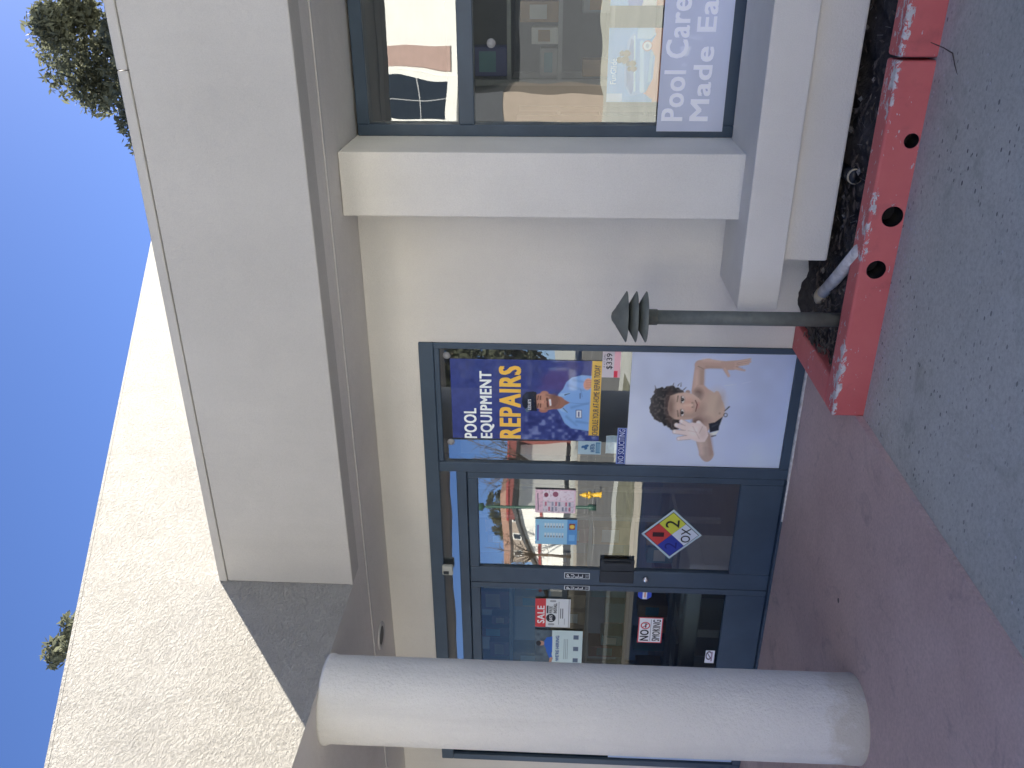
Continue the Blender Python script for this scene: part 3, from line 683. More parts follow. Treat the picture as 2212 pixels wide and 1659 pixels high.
# ---- rating sticker
def bbb(U, V):
    c = Canvas(U*95, V*145, (160, 186, 196), 2); c.ell(48, 40, 14, 20, (52, 96, 140), .4); c.ell(60, 52, 10, 16, (52, 96, 140), -.4); c.ell(40, 34, 5, 8, (160, 186, 196), .5); c.cap((34, 78), (62, 78), 2.5, 2.5, (60, 100, 138)); c.rect(8, 88, 112, 140, (70, 116, 148)); [c.cap((16, 120+i*8), (78, 120+i*8), 1.5, 1.5, (150, 184, 200)) for i in range(3)]
    return c.c
o = print_sheet('rating_sticker', -2.801, -2.705, 1.188, 1.333, PY, 0.0024, bbb, label='pale teal BBB sticker with a blue torch on the sidelight glass', cat='sticker')
text('BBB', -2.783, -2.723, 1.229, 1.252, PY-.0015, (52, 92, 132), o, 0.03)
print_sheet('folded_leaflet', -2.80, -2.668, 1.086, 1.158, IY-0.004, 0.004, flat((196, 214, 226), .2, 4), curl=0.004, label='pale blue folded leaflet leaning in the sidelight above the NO SOLICITING sign', cat='leaflet')
# ---- price card
def price(U, V):
    c = Canvas(U*175, V*130, (206, 200, 204), 2); c.rect(0, 175, 84, 130, (226, 176, 184)); c.rect(0, 45, 84, 112, (214, 60, 84)); return c.c
o = print_sheet('price_card', -2.256, -2.08, 1.096, 1.2055, PY+.0002, 0.003, price, label='white and pink price card marked $339 inside the sidelight', cat='price card')
text('$339', -2.20, -2.095, 1.142, 1.182, PY-.001, (40, 42, 52), o, 0.01); text('4 x 1 GAL', -2.19, -2.10, 1.188, 1.199, PY-.001, (90, 90, 100), o, 0.0)
# ---- door stickers
def pullsign(x0, x1, z0, z1, where):
    o = print_sheet('pull_sign', x0, x1, z0, z1, 4.6098, 0.0018, bordered((40, 46, 58), (205, 214, 218), .09, .022), label='black PULL sticker with white letters on the %s door stile' % where, cat='sticker', group='PULL stickers on the door stiles')
    w_ = x1-x0; zt = z1-0.016
    for i, ch in enumerate('PULL'):
        text(ch, x0+w_*.24, x1-w_*.24, zt-0.024-i*0.029, zt-i*0.029, 4.6085, (225, 230, 232), o, 0.02)
    text('TIRE', x0+w_*.22, x1-w_*.22, z0+0.008, z0+0.03, 4.6085, (170, 178, 184), o, 0.0)
pullsign(-3.791, -3.740, 1.222, 1.396, 'locking'); pullsign(-3.889, -3.852, 1.220, 1.394, 'left-hand')
# ---- hazard diamond
def diamond():
    cxx, czz, h = -3.406, 0.694, 0.2
    o = empty('hazard_diamond', (cxx, PY, czz), label='four colour hazard diamond with a 1, a 2 and OX on the door glass', cat='sign')
    def dia(name, cx_, cz_, r, y, rgb):
        v = [(cx_, y, cz_+r), (cx_-r, y, cz_), (cx_, y, cz_-r), (cx_+r, y, cz_)]
        return mesh_obj(name, v+[(a, b+0.0008, c) for a, b, c in v], [(0, 1, 2, 3), (7, 6, 5, 4), (0, 4, 5, 1), (1, 5, 6, 2), (2, 6, 7, 3), (3, 7, 4, 0)], ink(rgb), o)
    dia('border', cxx, czz, h, PY, (176, 196, 206)); dia('border_line', cxx, czz, h*.90, PY-.0012, (26, 30, 38))
    q = h*.435
    for nm, dx, dz, col in (('red_field', 0, 1, (196, 66, 62)), ('yellow_field', 1, 0, (196, 200, 70)), ('blue_field', -1, 0, (44, 58, 150)), ('white_field', 0, -1, (204, 212, 222))):
        dia(nm, cxx+dx*h*.44, czz+dz*h*.44, q, PY-.0024, col)
    text('1', cxx-.018, cxx+.018, czz+.05, czz+.125, PY-.004, (60, 28, 34), o, .01); text('2', cxx+.057, cxx+.118, czz-.045, czz+.045, PY-.004, (30, 34, 34), o, .01)
    text('OX', cxx-.06, cxx+.055, czz-.125, czz-.062, PY-.004, (26, 30, 40), o, .01); text('2', cxx-.115, cxx-.062, czz-.04, czz+.04, PY-.004, (28, 36, 110), o, .0)
diamond()
# ---- alarm sticker
def octo(U, V):
    c = Canvas(U*100, V*118, (58, 84, 190), 2); c.rect(0, 100, 42, 80, (214, 218, 224)); c.cap((26, 62), (74, 62), 6, 6, (214, 150, 110)); return c.c
o = print_sheet('alarm_sticker', -3.962, -3.884, 0.79, 0.884, PY-.0002, 0.0024, octo, label='small blue and white octagonal alarm sticker on the door glass', cat='sticker')
for v in o.data.vertices:       # clip the corners to an octagon
    u, t = (v.co.x+3.923)/0.039, (v.co.z-0.837)/0.047; s_ = abs(u)+abs(t)
    if s_ > 1.42: v.co.x = -3.923+u*1.42/s_*0.039; v.co.z = 0.837+t*1.42/s_*0.047
# ---- no smoking
def nosm(U, V):
    c = Canvas(U*235, V*170, (222, 224, 228), 2)
    e = (U < .035) | (U > .965) | (V < .05) | (V > .95); c.c[e] = lin((190, 66, 76))
    c.cap((22, 88), (215, 88), 1.3, 1.3, (20, 22, 34)); dd = np.abs(np.hypot(c.x-160, c.y-50)-29)-4; c.rect(140, 182, 48, 57, (24, 26, 36)); c.cap((176, 44), (182, 34), 2, 2, (24, 26, 36)); c.put(c.cov(dd), (186, 56, 66)); c.cap((140, 30), (180, 70), 3.2, 3.2, (186, 56, 66)); return c.c
o = print_sheet('no_smoking_sign', -4.358, -4.124, 0.692, 0.864, PY, 0.0022, nosm, label='white NO SMOKING sign with red border on the left door glass', cat='sign')
text('NO', -4.338, -4.236, 0.786, 0.848, PY-.0015, (18, 20, 32), o, .03); text('SMOKING', -4.338, -4.142, 0.708, 0.762, PY-.0015, (18, 20, 32), o, .012)
# ---- sale flyer
def sale(U, V):
    c = Canvas(U*258, V*245, (206, 212, 214), 2); c.rect(-5, 265, -5, 74, (196, 62, 66)); c.ell(84, 110, 38, 34, (26, 30, 40)); c.cap((26, 100), (26, 125), 10, 10, (150, 156, 160)); c.cap((238, 110), (238, 136), 9, 9, (150, 156, 160)); c.rect(126, 196, 80, 92, (60, 66, 72))
    c.cap((26, 165), (232, 165), 1.5, 1.5, (110, 116, 120)); [c.cap((84, 178+i*14), (170, 178+i*14), 3, 3, (70, 76, 82), 3) for i in range(2)]; c.cap((26, 206), (80, 206), 1.5, 1.5, (120, 124, 128)); c.rect(-5, 265, 232, 238, (150, 154, 156)); return c.c
o = print_sheet('sale_flyer', -4.242, -3.985, 1.346, 1.592, PY+.0002, 0.0026, sale, label='red and white SALE flyer offering FREE INSTALL on the left door', cat='flyer')
text('SALE', -4.208, -4.048, 1.526, 1.578, PY-.0012, (226, 222, 222), o, .04); text('$475', -4.184, -4.132, 1.468, 1.492, PY-.0012, (220, 222, 224), o, .03)
text('FREE', -4.112, -4.050, 1.472, 1.494, PY-.0012, (40, 44, 52), o, .03); text('INSTALL', -4.112, -4.022, 1.440, 1.464, PY-.0012, (40, 44, 52), o, .03)
# ---- hiring flyer
def hire(U, V):
    c = Canvas(U*330, V*340, (186, 206, 206), 3); c.rect(-5, 335, -5, 122, (58, 72, 84)); c.put(c.cov(-(120-c.y), 2)*0+np.clip((120-c.y)/40, 0, 1)*vnoise(c.x, c.y, 1/24., 3)*.4, (120, 140, 150))
    c.ell(205, 42, 22, 28, (170, 132, 112)); c.ell(205, 26, 24, 18, (34, 34, 38)); c.poly([(120, 125), (140, 85), (190, 66), (226, 66), (262, 84), (272, 125)], (40, 92, 180)); c.cap((60, 118), (140, 96), 12, 16, (40, 92, 180)); c.cap((26, 112), (62, 118), 9, 11, (170, 132, 112))
    [c.cap((60, 210+i*12), (250, 210+i*12), 2, 2, (120, 140, 146)) for i in range(3)]
    for bx in (30, 140, 250): c.rect(bx, bx+40, 275, 312, (84, 100, 120))
    return c.c
o = print_sheet('hiring_flyer', -4.60, -4.272, 1.252, 1.592, PY, 0.003, hire, label="WE'RE HIRING flyer with a worker in a blue shirt on the left door", cat='flyer')
text("WE'RE HIRING", -4.56, -4.32, 1.418, 1.444, PY-.0015, (44, 78, 150), o, .02)
# ---- papers on the right-hand door
def pinkf(U, V):
    c = Canvas(U*180, V*260, (226, 196, 208), 2); n = vnoise(c.x, c.y, 1/9., 7)
    c.rect(0, 30, 30, 250, (212, 190, 204), .6); c.rect(96, 172, 50, 250, (232, 216, 224)); c.rect(8, 90, 50, 250, (214, 206, 214)); c.ell(140, 70, 18, 14, (140, 70, 90)); c.ell(145, 130, 20, 18, (150, 90, 110)); c.cap((20, 20), (150, 16), 3, 3, (110, 80, 100))
    for i in range(8):
        for j in range(2):
            if (i*3+j) % 4: c.rect(14+j*40, 46+j*40, 62+i*22, 74+i*22, ((150, 150, 170), (190, 110, 130), (120, 130, 150))[(i+j) % 3])
    c.put(np.clip((n-.6)*3, 0, 1)*.35, (110, 90, 110)); return c.c
print_sheet('pink_flyer', -3.258, -3.076, 1.336, 1.600, PY, 0.003, pinkf, curl=0.0015, label='pink and white product flyer on the right-hand door glass', cat='flyer')
def bluef(U, V):
    c = Canvas(U*200, V*275, (150, 200, 226), 2); c.rect(0, 205, 210, 280, (90, 150, 205)); c.rect(120, 168, 222, 262, (150, 60, 50)); c.ell(144, 242, 16, 16, (226, 196, 90)); c.rect(30, 80, 222, 262, (120, 180, 225))
    c.cap((30, 18), (150, 18), 4, 4, (120, 90, 170))
    for i in range(7):
        for j in range(2): c.rect(52+j*78, 92+j*78, 60+i*19, 73+i*19, (206, 222, 232)); c.rect(56+j*78, 70+j*78, 62+i*19, 71+i*19, (110, 130, 150))
    return c.c
print_sheet('blue_flyer', -3.513, -3.310, 1.320, 1.598, PY, 0.003, bluef, label='light blue price list flyer on the right-hand door glass', cat='flyer')
# ---- small round notice low on the left door
def notice(U, V):
    c = Canvas(U*100, V*100, (216, 218, 226), 2); dd = np.abs(np.hypot(c.x-60, c.y-40)-30)-5; c.put(c.cov(dd), (60, 50, 66)); c.cap((40, 60), (80, 20), 4, 4, (60, 50, 66)); c.rect(14, 90, 62, 78, (150, 130, 150)); return c.c
print_sheet('notice_sticker', -4.53, -4.412, 0.305, 0.37, PY, 0.003, notice, label='small white notice sticker low on the left door glass', cat='sticker')
print_sheet('sidelight_poster', -5.545, -4.85, 0.066, 1.016, PY, 0.006, lambda U, V: (lambda c: (c.ell(.16, .33, .05, .03, (226, 226, 232)), c.c)[1])(Canvas(U, V, (160, 182, 214), .02)), label='pale blue poster in the sidelight behind the round column', cat='poster')
# door contact sensor above the doors
sb = empty('door_sensor', (-3.715, 4.60, 2.19), label='small cream alarm sensor fixed above the entrance doors', cat='sensor')
box('sensor_body', -3.765, -3.69, 4.572, 4.6035, 2.158, 2.232, M['cream_plastic'], sb, 0.008, 2)
box('sensor_window', -3.755, -3.728, 4.570, 4.5715, 2.185, 2.222, M['frame2'], sb)
# ---- display window prints
WPY = 4.7735
def poolbg(U, V):
    c = np.ones(U.shape+(3,))*lin((186, 194, 214)); c = c*(0.92+.12*vnoise(U*6, V*3, 1, 2)+.05*U)[..., None]
    f = np.clip((vnoise(U*60, V*6, 1, 3)-.72)*8, 0, 1)*np.clip(1-((U-.24)/.05)**2, 0, 1)*np.clip(1-((V-.42)/.2)**2, 0, 1)
    return c*(1-f[..., None])+f[..., None]*lin((214, 220, 236))
o = print_sheet('pool_care_banner', -0.8265, 0.86, 0.615, 0.968, 4.744, 0.006, poolbg, label='long pale blue Pool Care Made Easy banner along the bottom of the display window', cat='banner')
text('Pool Care', -0.772, -0.166, 0.832, 0.948, 4.742, (226, 230, 242), o, .035); text('Made Easy', -0.772, -0.022, 0.667, 0.797, 4.742, (226, 230, 242), o, .035)
def raft(U, V):
    c = Canvas(U*372, V*284, (106, 164, 214), 3)
    c.poly([(0, 290), (0, 268), (60, 180), (120, 214), (200, 260), (280, 214), (340, 250), (380, 230), (380, 290)], (222, 160, 132)); c.rect(0, 44, 0, 84, (196, 206, 224)); c.rect(0, 380, 248, 290, (222, 160, 132))
    c.poly([(30, 130), (80, 96), (200, 88), (310, 100), (345, 130), (330, 190), (230, 250), (120, 246), (50, 210)], (124, 170, 214)); c.poly([(40, 132), (90, 104), (210, 98), (320, 120), (300, 140), (180, 150), (70, 150)], (70, 116, 178)); c.cap((60, 190), (300, 176), 12, 10, (176, 206, 228)); c.cap((110, 226), (250, 232), 8, 7, (150, 190, 220)); c.cap((60, 150), (330, 136), 5, 5, (196, 220, 236))
    for ex, ey, r in ((214, 62, 16), (246, 74, 14), (196, 110, 13), (170, 118, 12)): c.ell(ex, ey, r, r, (74, 56, 48)); c.ell(ex, ey+r*1.8, r*1.2, r*1.4, (120, 96, 70))
    c.ell(284, 206, 26, 26, (196, 120, 110)); c.ell(284, 206, 22, 22, (230, 232, 236)); c.ell(284, 206, 12, 10, (180, 188, 200)); c.poly([(320, 150), (372, 150), (372, 240), (340, 246), (318, 220)], (180, 206, 226)); return c.c
o = print_sheet('raft_poster', -0.682, -0.311, 0.962, 1.242, 4.792, 0.0035, raft, label='bright poster of children riding a blue pool float inside the display window', cat='poster')
text('FunGlide', -0.59, -0.462, 1.195, 1.226, 4.790, (206, 226, 240), o, .02)
def raft2(U, V):
    c = Canvas(U*372, V*284, (120, 180, 226), 3); c.rect(-5, 380, 110, 290, (220, 216, 212)); c.ell(30, 130, 60, 40, (86, 120, 200)); c.ell(200, 150, 80, 60, (90, 140, 200)); c.rect(-5, 380, 240, 290, (222, 160, 132)); return c.c
print_sheet('float_poster', -0.206, 0.165, 0.962, 1.242, 4.792, 0.005, raft2, label='second pool float poster inside the display window beside the raft poster', cat='poster')
#================================================================== BOLLARD PATH LIGHT
bx_, by_ = -1.602, 3.985
P = empty('path_light', (bx_, by_, 0.03), label='olive grey bollard path light with three louvre discs behind the red kerb', cat='path light')
lathe('pole', [(0.0355, 0.0), (0.0355, 0.955)], (bx_, by_, 0.03), M['bollard'], P, 32)
lathe('collar', [(0.040, 0.0), (0.040, 0.052), (0.060, 0.054), (0.060, 0.060)], (bx_, by_, 0.983), M['bollard'], P, 32)
lathe('lamp_core', [(0.030, 0.0), (0.030, 0.14)], (bx_, by_, 1.035), M['frame2'], P, 24)
lv = None
for i in range(3):
    z = 1.037 + 0.0495*i
    if i < 2:
        prof = [(0.127, 0.0), (0.129, 0.003), (0.052, 0.047), (0.050, 0.045)]
        lathe('louvre', prof, (bx_, by_, z), M['bollard'], P, 48)
    else:
        lathe('cap', [(0.127, 0.0), (0.129, 0.003), (0.058, 0.047), (0.054, 0.051), (0.046, 0.054), (0.020, 0.074), (0.0, 0.078)], (bx_, by_, z), M['bollard'], P, 48)
#================================================================== PLANTING BED BITS
tp = empty('drain_line', (-1.62, 4.32, 0.05), label='weathered white plastic drain pipe lying in the planting bed', cat='pipe')
tube('pipe', [(-1.585, 4.30, 0.088), (-1.42, 4.10, 0.093), (-1.20, 3.85, 0.098)], 0.031, M['pvc'], tp)
tube('coupling', [(-1.66, 4.39, 0.04), (-1.63, 4.355, 0.068), (-1.60, 4.318, 0.085), (-1.565, 4.275, 0.089)], 0.036, M['pvc_tan'], tp)
tp = empty('pipe_stub', (-0.93, 4.25, 0.05), label='short black pipe stub with a cream rim poking out under the plinth', cat='pipe')
tube('pipe', [(-0.93, 4.30, 0.085), (-0.925, 4.14, 0.080)], 0.034, M['plastic_black'], tp)
tube('rim', [(-0.925, 4.14, 0.080), (-0.9245, 4.126, 0.0795)], 0.037, M['pvc_tan'], tp)
tube('dark_bore_disc', [(-0.925, 4.138, 0.080), (-0.9245, 4.1245, 0.0795)], 0.032, M['plastic_black'], tp)  # solid black disc added in place of the pipe's shaded hollow
def scatter(name, n, mat, label, cat, fn):
    vs, fs = [], []
    for i in range(n): fn(vs, fs)
    return mesh_obj(name, vs, fs, mat, label=label, cat=cat, kind='stuff')
def soil_pt():
    x = -1.86 + random.random()**1.6*3.6; y = random.uniform(3.935, 4.42); return x, y, 0.05+0.05*(y-3.92)/0.71
def leafy(vs, fs):
    x, y, z = soil_pt(); a = random.uniform(0, 6.28); L = random.uniform(.012, .035); w_ = L*random.uniform(.2, .5); t = random.uniform(-.6, .6)
    b = len(vs); c, s_ = math.cos(a), math.sin(a)
    z += random.uniform(0.004, .022)
    vs += [(x-c*L, y-s_*L, z), (x+s_*w_, y-c*w_, z+.006*t), (x+c*L, y+s_*L, z+.012*t), (x-s_*w_, y+c*w_, z-.006*t+.004)]; fs.append((b, b+1, b+2, b+3))
scatter('leaf_litter', 900, M['leaf_litter'], 'dry brown leaf litter and twigs strewn over the planting bed', 'leaf litter', leafy)
def pebb(vs, fs):
    x, y, z = soil_pt(); r = random.choice((.006, .008, .012, .018)); b = len(vs)
    pts = [(1, 0, 0), (-1, 0, 0), (0, 1, 0), (0, -1, 0), (0, 0, 1), (0, 0, -1)]
    e = [random.uniform(.7, 1.2) for _ in range(3)]
    vs += [(x+p[0]*r*e[0], y+p[1]*r*e[1], z+r*.5+p[2]*r*.7*e[2]) for p in pts]
    fs += [tuple(b+i for i in t) for t in ((0, 2, 4), (2, 1, 4), (1, 3, 4), (3, 0, 4), (2, 0, 5), (1, 2, 5), (3, 1, 5), (0, 3, 5))]
scatter('gravel', 90, M['pebble'], 'loose pale pebbles and crumbs on the planting bed soil', 'gravel', pebb)
def straw(vs, fs):
    x, y, z = soil_pt(); a = random.uniform(0, 6.28); L = random.uniform(.03, .09); b = len(vs); c, s_ = math.cos(a), math.sin(a); w_ = .0012; k = random.uniform(-.02, .02)
    z += .015; q = [(x, y), (x+c*L*.5-s_*k, y+s_*L*.5+c*k), (x+c*L, y+s_*L)]
    for i, (p, r_) in enumerate(q): zz = z+(.012 if i == 1 else 0); vs += [(p-s_*w_, r_+c*w_, zz), (p+s_*w_, r_-c*w_, zz)]
    fs += [(b, b+1, b+3, b+2), (b+2, b+3, b+5, b+4)]
scatter('dry_stalks', 90, M['pebble'], 'thin pale dry stalks lying on the planting bed soil', 'dry stalks', straw)
# dead twig hanging over the kerb on to the drive
tw = [(-0.30, 3.76, 0.0), (-0.315, 3.70, -0.03), (-0.33, 3.64, -0.044), (-0.37, 3.60, -0.045), (-0.40, 3.56, -0.045)]
tube('fallen_twig', tw, [.0016, .0022, .0026, .002, .001], M['leaf_litter'], None, 6, label='dark dead twig on the drive below the kerb joint', cat='twig')

#================================================================== INSIDE THE SHOP
def shelf_unit(x0, x1, y0, y1, zs, label):
    e = empty('shelf_unit', ((x0+x1)/2, y0, 0), label=label, cat='shelves', group='store shelving inside')
    for x in (x0, x1-.04): 
        for y in (y0, y1-.04): box('post', x, x+.04, y, y+.04, 0, zs[-1]+.35, M['steel'], e)
    for z in zs: box('shelf', x0+.041, x1-.041, y0, y1, z, z+.03, M['steel'], e)
    return e
MN = {'boxwhite': 'white', 'cardboard': 'brown cardboard', 'boxteal': 'teal', 'boxblue': 'deep blue', 'boxdark': 'maroon', 'steel': 'grey'}
SN = ['bottom', 'second', 'third', 'fourth', 'top']
def stock(x0, x1, y0, zs, mats, seed, where, hmin=.1, hmax=.3):
    r = random.Random(seed)
    for si, z in enumerate(zs):
        x = x0+.06
        while x < x1-.2:
            w_ = r.uniform(.08, .24); h = r.uniform(hmin, hmax)
            if r.random() < .8:
                m_ = r.choice(mats); mn_ = MN[[k_ for k_ in MN if M[k_] is m_][0]]; sz_ = 'tall' if h > hmin+.5*(hmax-hmin) else 'low'; wd_ = 'wide' if w_ > .16 else 'narrow'
                b = empty('carton', (x+w_/2, y0, z+.03), label='%s %s %s carton on the %s shelf %s' % (sz_, wd_, mn_, SN[si], where), cat='carton', group='cartons on the store shelves')
                box('box_body', x, x+w_, y0+.02, y0+.2, z+.031, z+.031+h, m_, b, .004)
                box('box_label', x+w_*.15, x+w_*.85, y0+.018, y0+.0195, z+.031+h*.3, z+.031+h*.75, r.choice((M['boxwhite'], M['boxteal'], M['cardboard'])), b)
            x += w_+r.uniform(.01, .08)
ZS_ = [0.35, 0.75, 1.12, 1.48, 1.84]
shelf_unit(-0.8, 1.4, 6.4, 6.9, ZS_, 'grey metal store shelves of cartons behind the display window'); stock(-0.8, 1.4, 6.4, ZS_, [M['boxwhite'], M['cardboard'], M['boxwhite'], M['boxteal'], M['boxblue'], M['steel']], 3, 'behind the display window')
shelf_unit(-2.6, -1.1, 7.0, 7.5, ZS_[:4], 'grey metal store shelves inside behind the solid wall pier'); stock(-2.6, -1.1, 7.0, ZS_[:4], [M['boxwhite'], M['cardboard'], M['boxteal']], 5, 'behind the solid pier')
shelf_unit(-6.6, -4.4, 6.2, 6.7, ZS_, 'grey metal store shelves of cartons seen through the left door'); stock(-6.6, -4.4, 6.2, ZS_, [M['cardboard'], M['boxdark'], M['cardboard'], M['boxteal']], 8, 'behind the left door', .15, .34)
# display plinth just inside the left door: a pale bench with cut-outs
e = empty('display_bench', (-4.5, 5.3, 0), label='pale grey low display bench inside the left door', cat='bench')
bm = bmesh.new(); addbox(bm, -5.6, -4.15, 5.25, 5.7, 0.30, 0.42, .01); bm_obj('bench_top', bm, M['boxwhite'], e)
for x in (-5.55, -4.9, -4.25): box('bench_leg', x, x+.08, 5.28, 5.66, 0, .299, M['boxwhite'], e)
for x in (-5.3, -4.75): box('bench_tray', x, x+.28, 5.32, 5.6, .421, .45, M['steel'], e, .006)

#================================================================== TREES
def leafmat(name, col, trans=0.35):
    m, n, l, b = newmat(name)
    oi = noise(n, l, 1.6, 3); r = ramp(n, l, oi.outputs[0], [(0.3, tuple(c*.65 for c in col)), (0.7, tuple(c*1.35 for c in col))])
    l.new(r.outputs[0], b.inputs['Base Color']); b.inputs['Roughness'].default_value = 0.8; b.inputs['Specular IOR Level'].default_value = 0.2
    t = n.new('ShaderNodeBsdfTranslucent'); l.new(r.outputs[0], t.inputs[0]); mx = n.new('ShaderNodeMixShader'); mx.inputs[0].default_value = trans
    l.new(b.outputs[0], mx.inputs[1]); l.new(t.outputs[0], mx.inputs[2]); l.new(mx.outputs[0], n['Material Output'].inputs['Surface']); return m
M['leaf'] = leafmat('dark_tree_leaves', (0.105, 0.115, 0.08)); M['leaf2'] = leafmat('olive_leaves', (0.12, 0.13, 0.09))
M['bark'] = simple('bark', (0.10, 0.075, 0.055), .9, .3, 12, 40, .01)
def tree(name, base, height, crown, nclump, nleaf, leaf, lmat, label, seed, clump_r=0.55, bare=False, group=None):
    r = np.random.default_rng(seed); rr = random.Random(seed)
    T = empty(name, base, label=label, cat='tree', group=group); b = Vector(base)
    (cx_, cy_, cz_), (rx, ry, rz) = crown
    top = Vector((cx_, cy_, cz_))
    fork = b.lerp(top, .55); fork.z = b.z+(top.z-rz-b.z)*.9
    bm = bmesh.new()
    tr = tube('trunk', [b, b.lerp(fork, .5)+Vector((.1, .05, 0)), fork, top], [height*.02, height*.016, height*.013, height*.004], M['bark'], T, 10)
    cl = []
    while len(cl) < nclump:
        p = r.normal(size=3); p /= np.linalg.norm(p); p *= r.uniform(.35, 1.0)**.6
        cl.append(np.array([cx_+p[0]*rx, cy_+p[1]*ry, cz_+p[2]*rz]))
    limb_pts = cl[::max(1, nclump//14)]
    for q in limb_pts:
        q = Vector(q); mid = fork.lerp(q, .5)+Vector((rr.uniform(-.2, .2), rr.uniform(-.2, .2), .25))
        tube('limb', [fork, mid, q], [height*.007, height*.0045, height*.0015], M['bark'], T, 6)
        if bare:
            for _ in range(9):
                s0 = mid.lerp(q, rr.uniform(.1, 1)); e_ = s0+Vector((rr.uniform(-1, 1), rr.uniform(-1, 1), rr.uniform(-.2, 1)))*height*.12
                tube('twig', [s0, s0.lerp(e_, .5)+Vector((rr.uniform(-.1, .1), 0, .1)), e_], [height*.003, height*.002, height*.0008], M['bark'], T, 4)
    if bare or not nleaf: return T
    per = nleaf//nclump; V, F = [], []
    for c in cl:
        cr = clump_r*r.uniform(.6, 1.25)
        d = r.normal(size=(per, 3)); d /= np.linalg.norm(d, axis=1)[:, None]; d *= (r.random(per)**.45)[:, None]*cr; d[:, 2] *= .8
        pos = c+d
        a = r.normal(size=(per, 3)); a /= np.linalg.norm(a, axis=1)[:, None]; t_ = np.cross(a, r.normal(size=(per, 3))); t_ /= np.linalg.norm(t_, axis=1)[:, None]
        L = leaf*r.uniform(.6, 1.3, (per, 1)); W = L*r.uniform(.3, .5, (per, 1))
        q = np.stack([pos-a*L, pos+t_*W, pos+a*L, pos-t_*W], 1).reshape(-1, 3); V.append(q)
    V = np.concatenate(V); n4 = len(V)//4
    mesh_obj('crown', V.tolist(), np.arange(n4*4).reshape(-1, 4).tolist(), lmat, T)
    return T

for sx, sz, sy, lb in ((-0.385, 1.86, WG-.001, 'clear suction cup stuck high on the display window'), (-2.13, 2.145, GY-.001, 'clear suction cup above the repairs banner by the wall'), (-2.735, 2.14, GY-.001, 'clear suction cup above the repairs banner by the door')):
    lathe('suction_cup', [(.024, 0.0), (.022, -.004), (.012, -.008), (.009, -.012), (.007, -.012)], (sx, sy, sz), M['steel'], None, 24, axis='y', label=lb, cat='suction cup')
#================================================================== ACROSS THE LOT (what the glass mirrors)
tree('shade_tree', (-1.0, 17.5, -0.05), 11, ((-1.15, 17.5, 8.75), (2.85, 2.6, 2.45)), 110, 80000, 0.075, M['leaf'], 'dense dark green tree rising behind the flat canopy roof', 5, .62)
tree('young_tree', (-13.7, 14, -0.05), 12, ((-13.7, 14, 11.5), (0.85, .9, 1.35)), 40, 3400, 0.11, M['leaf2'], 'sparse olive tree tip showing over the sunlit gable wall', 9, .36)
M['white_wall'] = simple('white_painted_wall', (0.72, 0.72, 0.69), .8, .05, 2)
M['red_trim'] = simple('red_trim_paint', (0.26, 0.05, 0.05), .6, .05)
M['red_wall'] = simple('red_wall_paint', (0.17, 0.05, 0.045), .8, .1)
M['terracotta'] = simple('terracotta_tiles', (0.30, 0.18, 0.14), .8, .15, 3)
M['shutter'] = simple('faded_terracotta_shutter', (0.36, 0.25, 0.22), .7, .1)
M['tan_wall'] = simple('tan_stucco', (0.30, 0.25, 0.21), .9, .06, 3)
M['dark_porch'] = simple('arcade_shade_and_dark_walls', (0.05, 0.055, 0.065), .7, .1)  # shade of the arcade put into the colour; plain dark walls share it
M['dark_roof'] = simple('dark_shingle', (0.06, 0.06, 0.062), .9, .2, 6)
M['winglass'] = simple('dark_window_glass', (0.02, 0.026, 0.032), .08, .1, spec=.6)
M['grassm'] = simple('dry_grass', (0.16, 0.16, 0.11), .95, .35, 3, 90, .01)
M['concrete'] = simple('pale_concrete', (0.40, 0.37, 0.31), .9, .12, 1.2, 60, .003)
M['road'] = simple('old_road_asphalt', (0.13, 0.13, 0.125), .9, .25, .8, 60, .004)
M['yellow'] = simple('yellow_hydrant_paint', (0.70, 0.42, 0.03), .45, .08)
M['green_metal'] = simple('dark_green_metal', (0.02, 0.07, 0.05), .5, .1)
M['line'] = simple('white_road_paint', (0.7, 0.7, 0.68), .7, .1)
sheet('footpath', [(-60, -4.6), (-7, -4.0), (-7, -2.61), (-60, -2.61)], AZ+.004, M['concrete'])
sheet('verge', [(-60, -8.6), (-8, -7.4), (-7.0, -4.05), (-60, -4.65)], AZ+.004, M['grassm'])
sheet('side_road', [(-120, -36), (-9, -30), (-8.5, -8.6), (-120, -10.4)], AZ+.005, M['road'])
sheet('far_kerb_strip', [(-120, -41), (-9, -35), (-9, -30.2), (-120, -36.2)], AZ+.004, M['concrete'])
for yy in (-16, -22): sheet('road_marking', [(-110, yy-.06-1.2), (-12, yy-.06), (-12, yy+.06), (-110, yy+.06-1.2)], AZ+.009, M['line'])
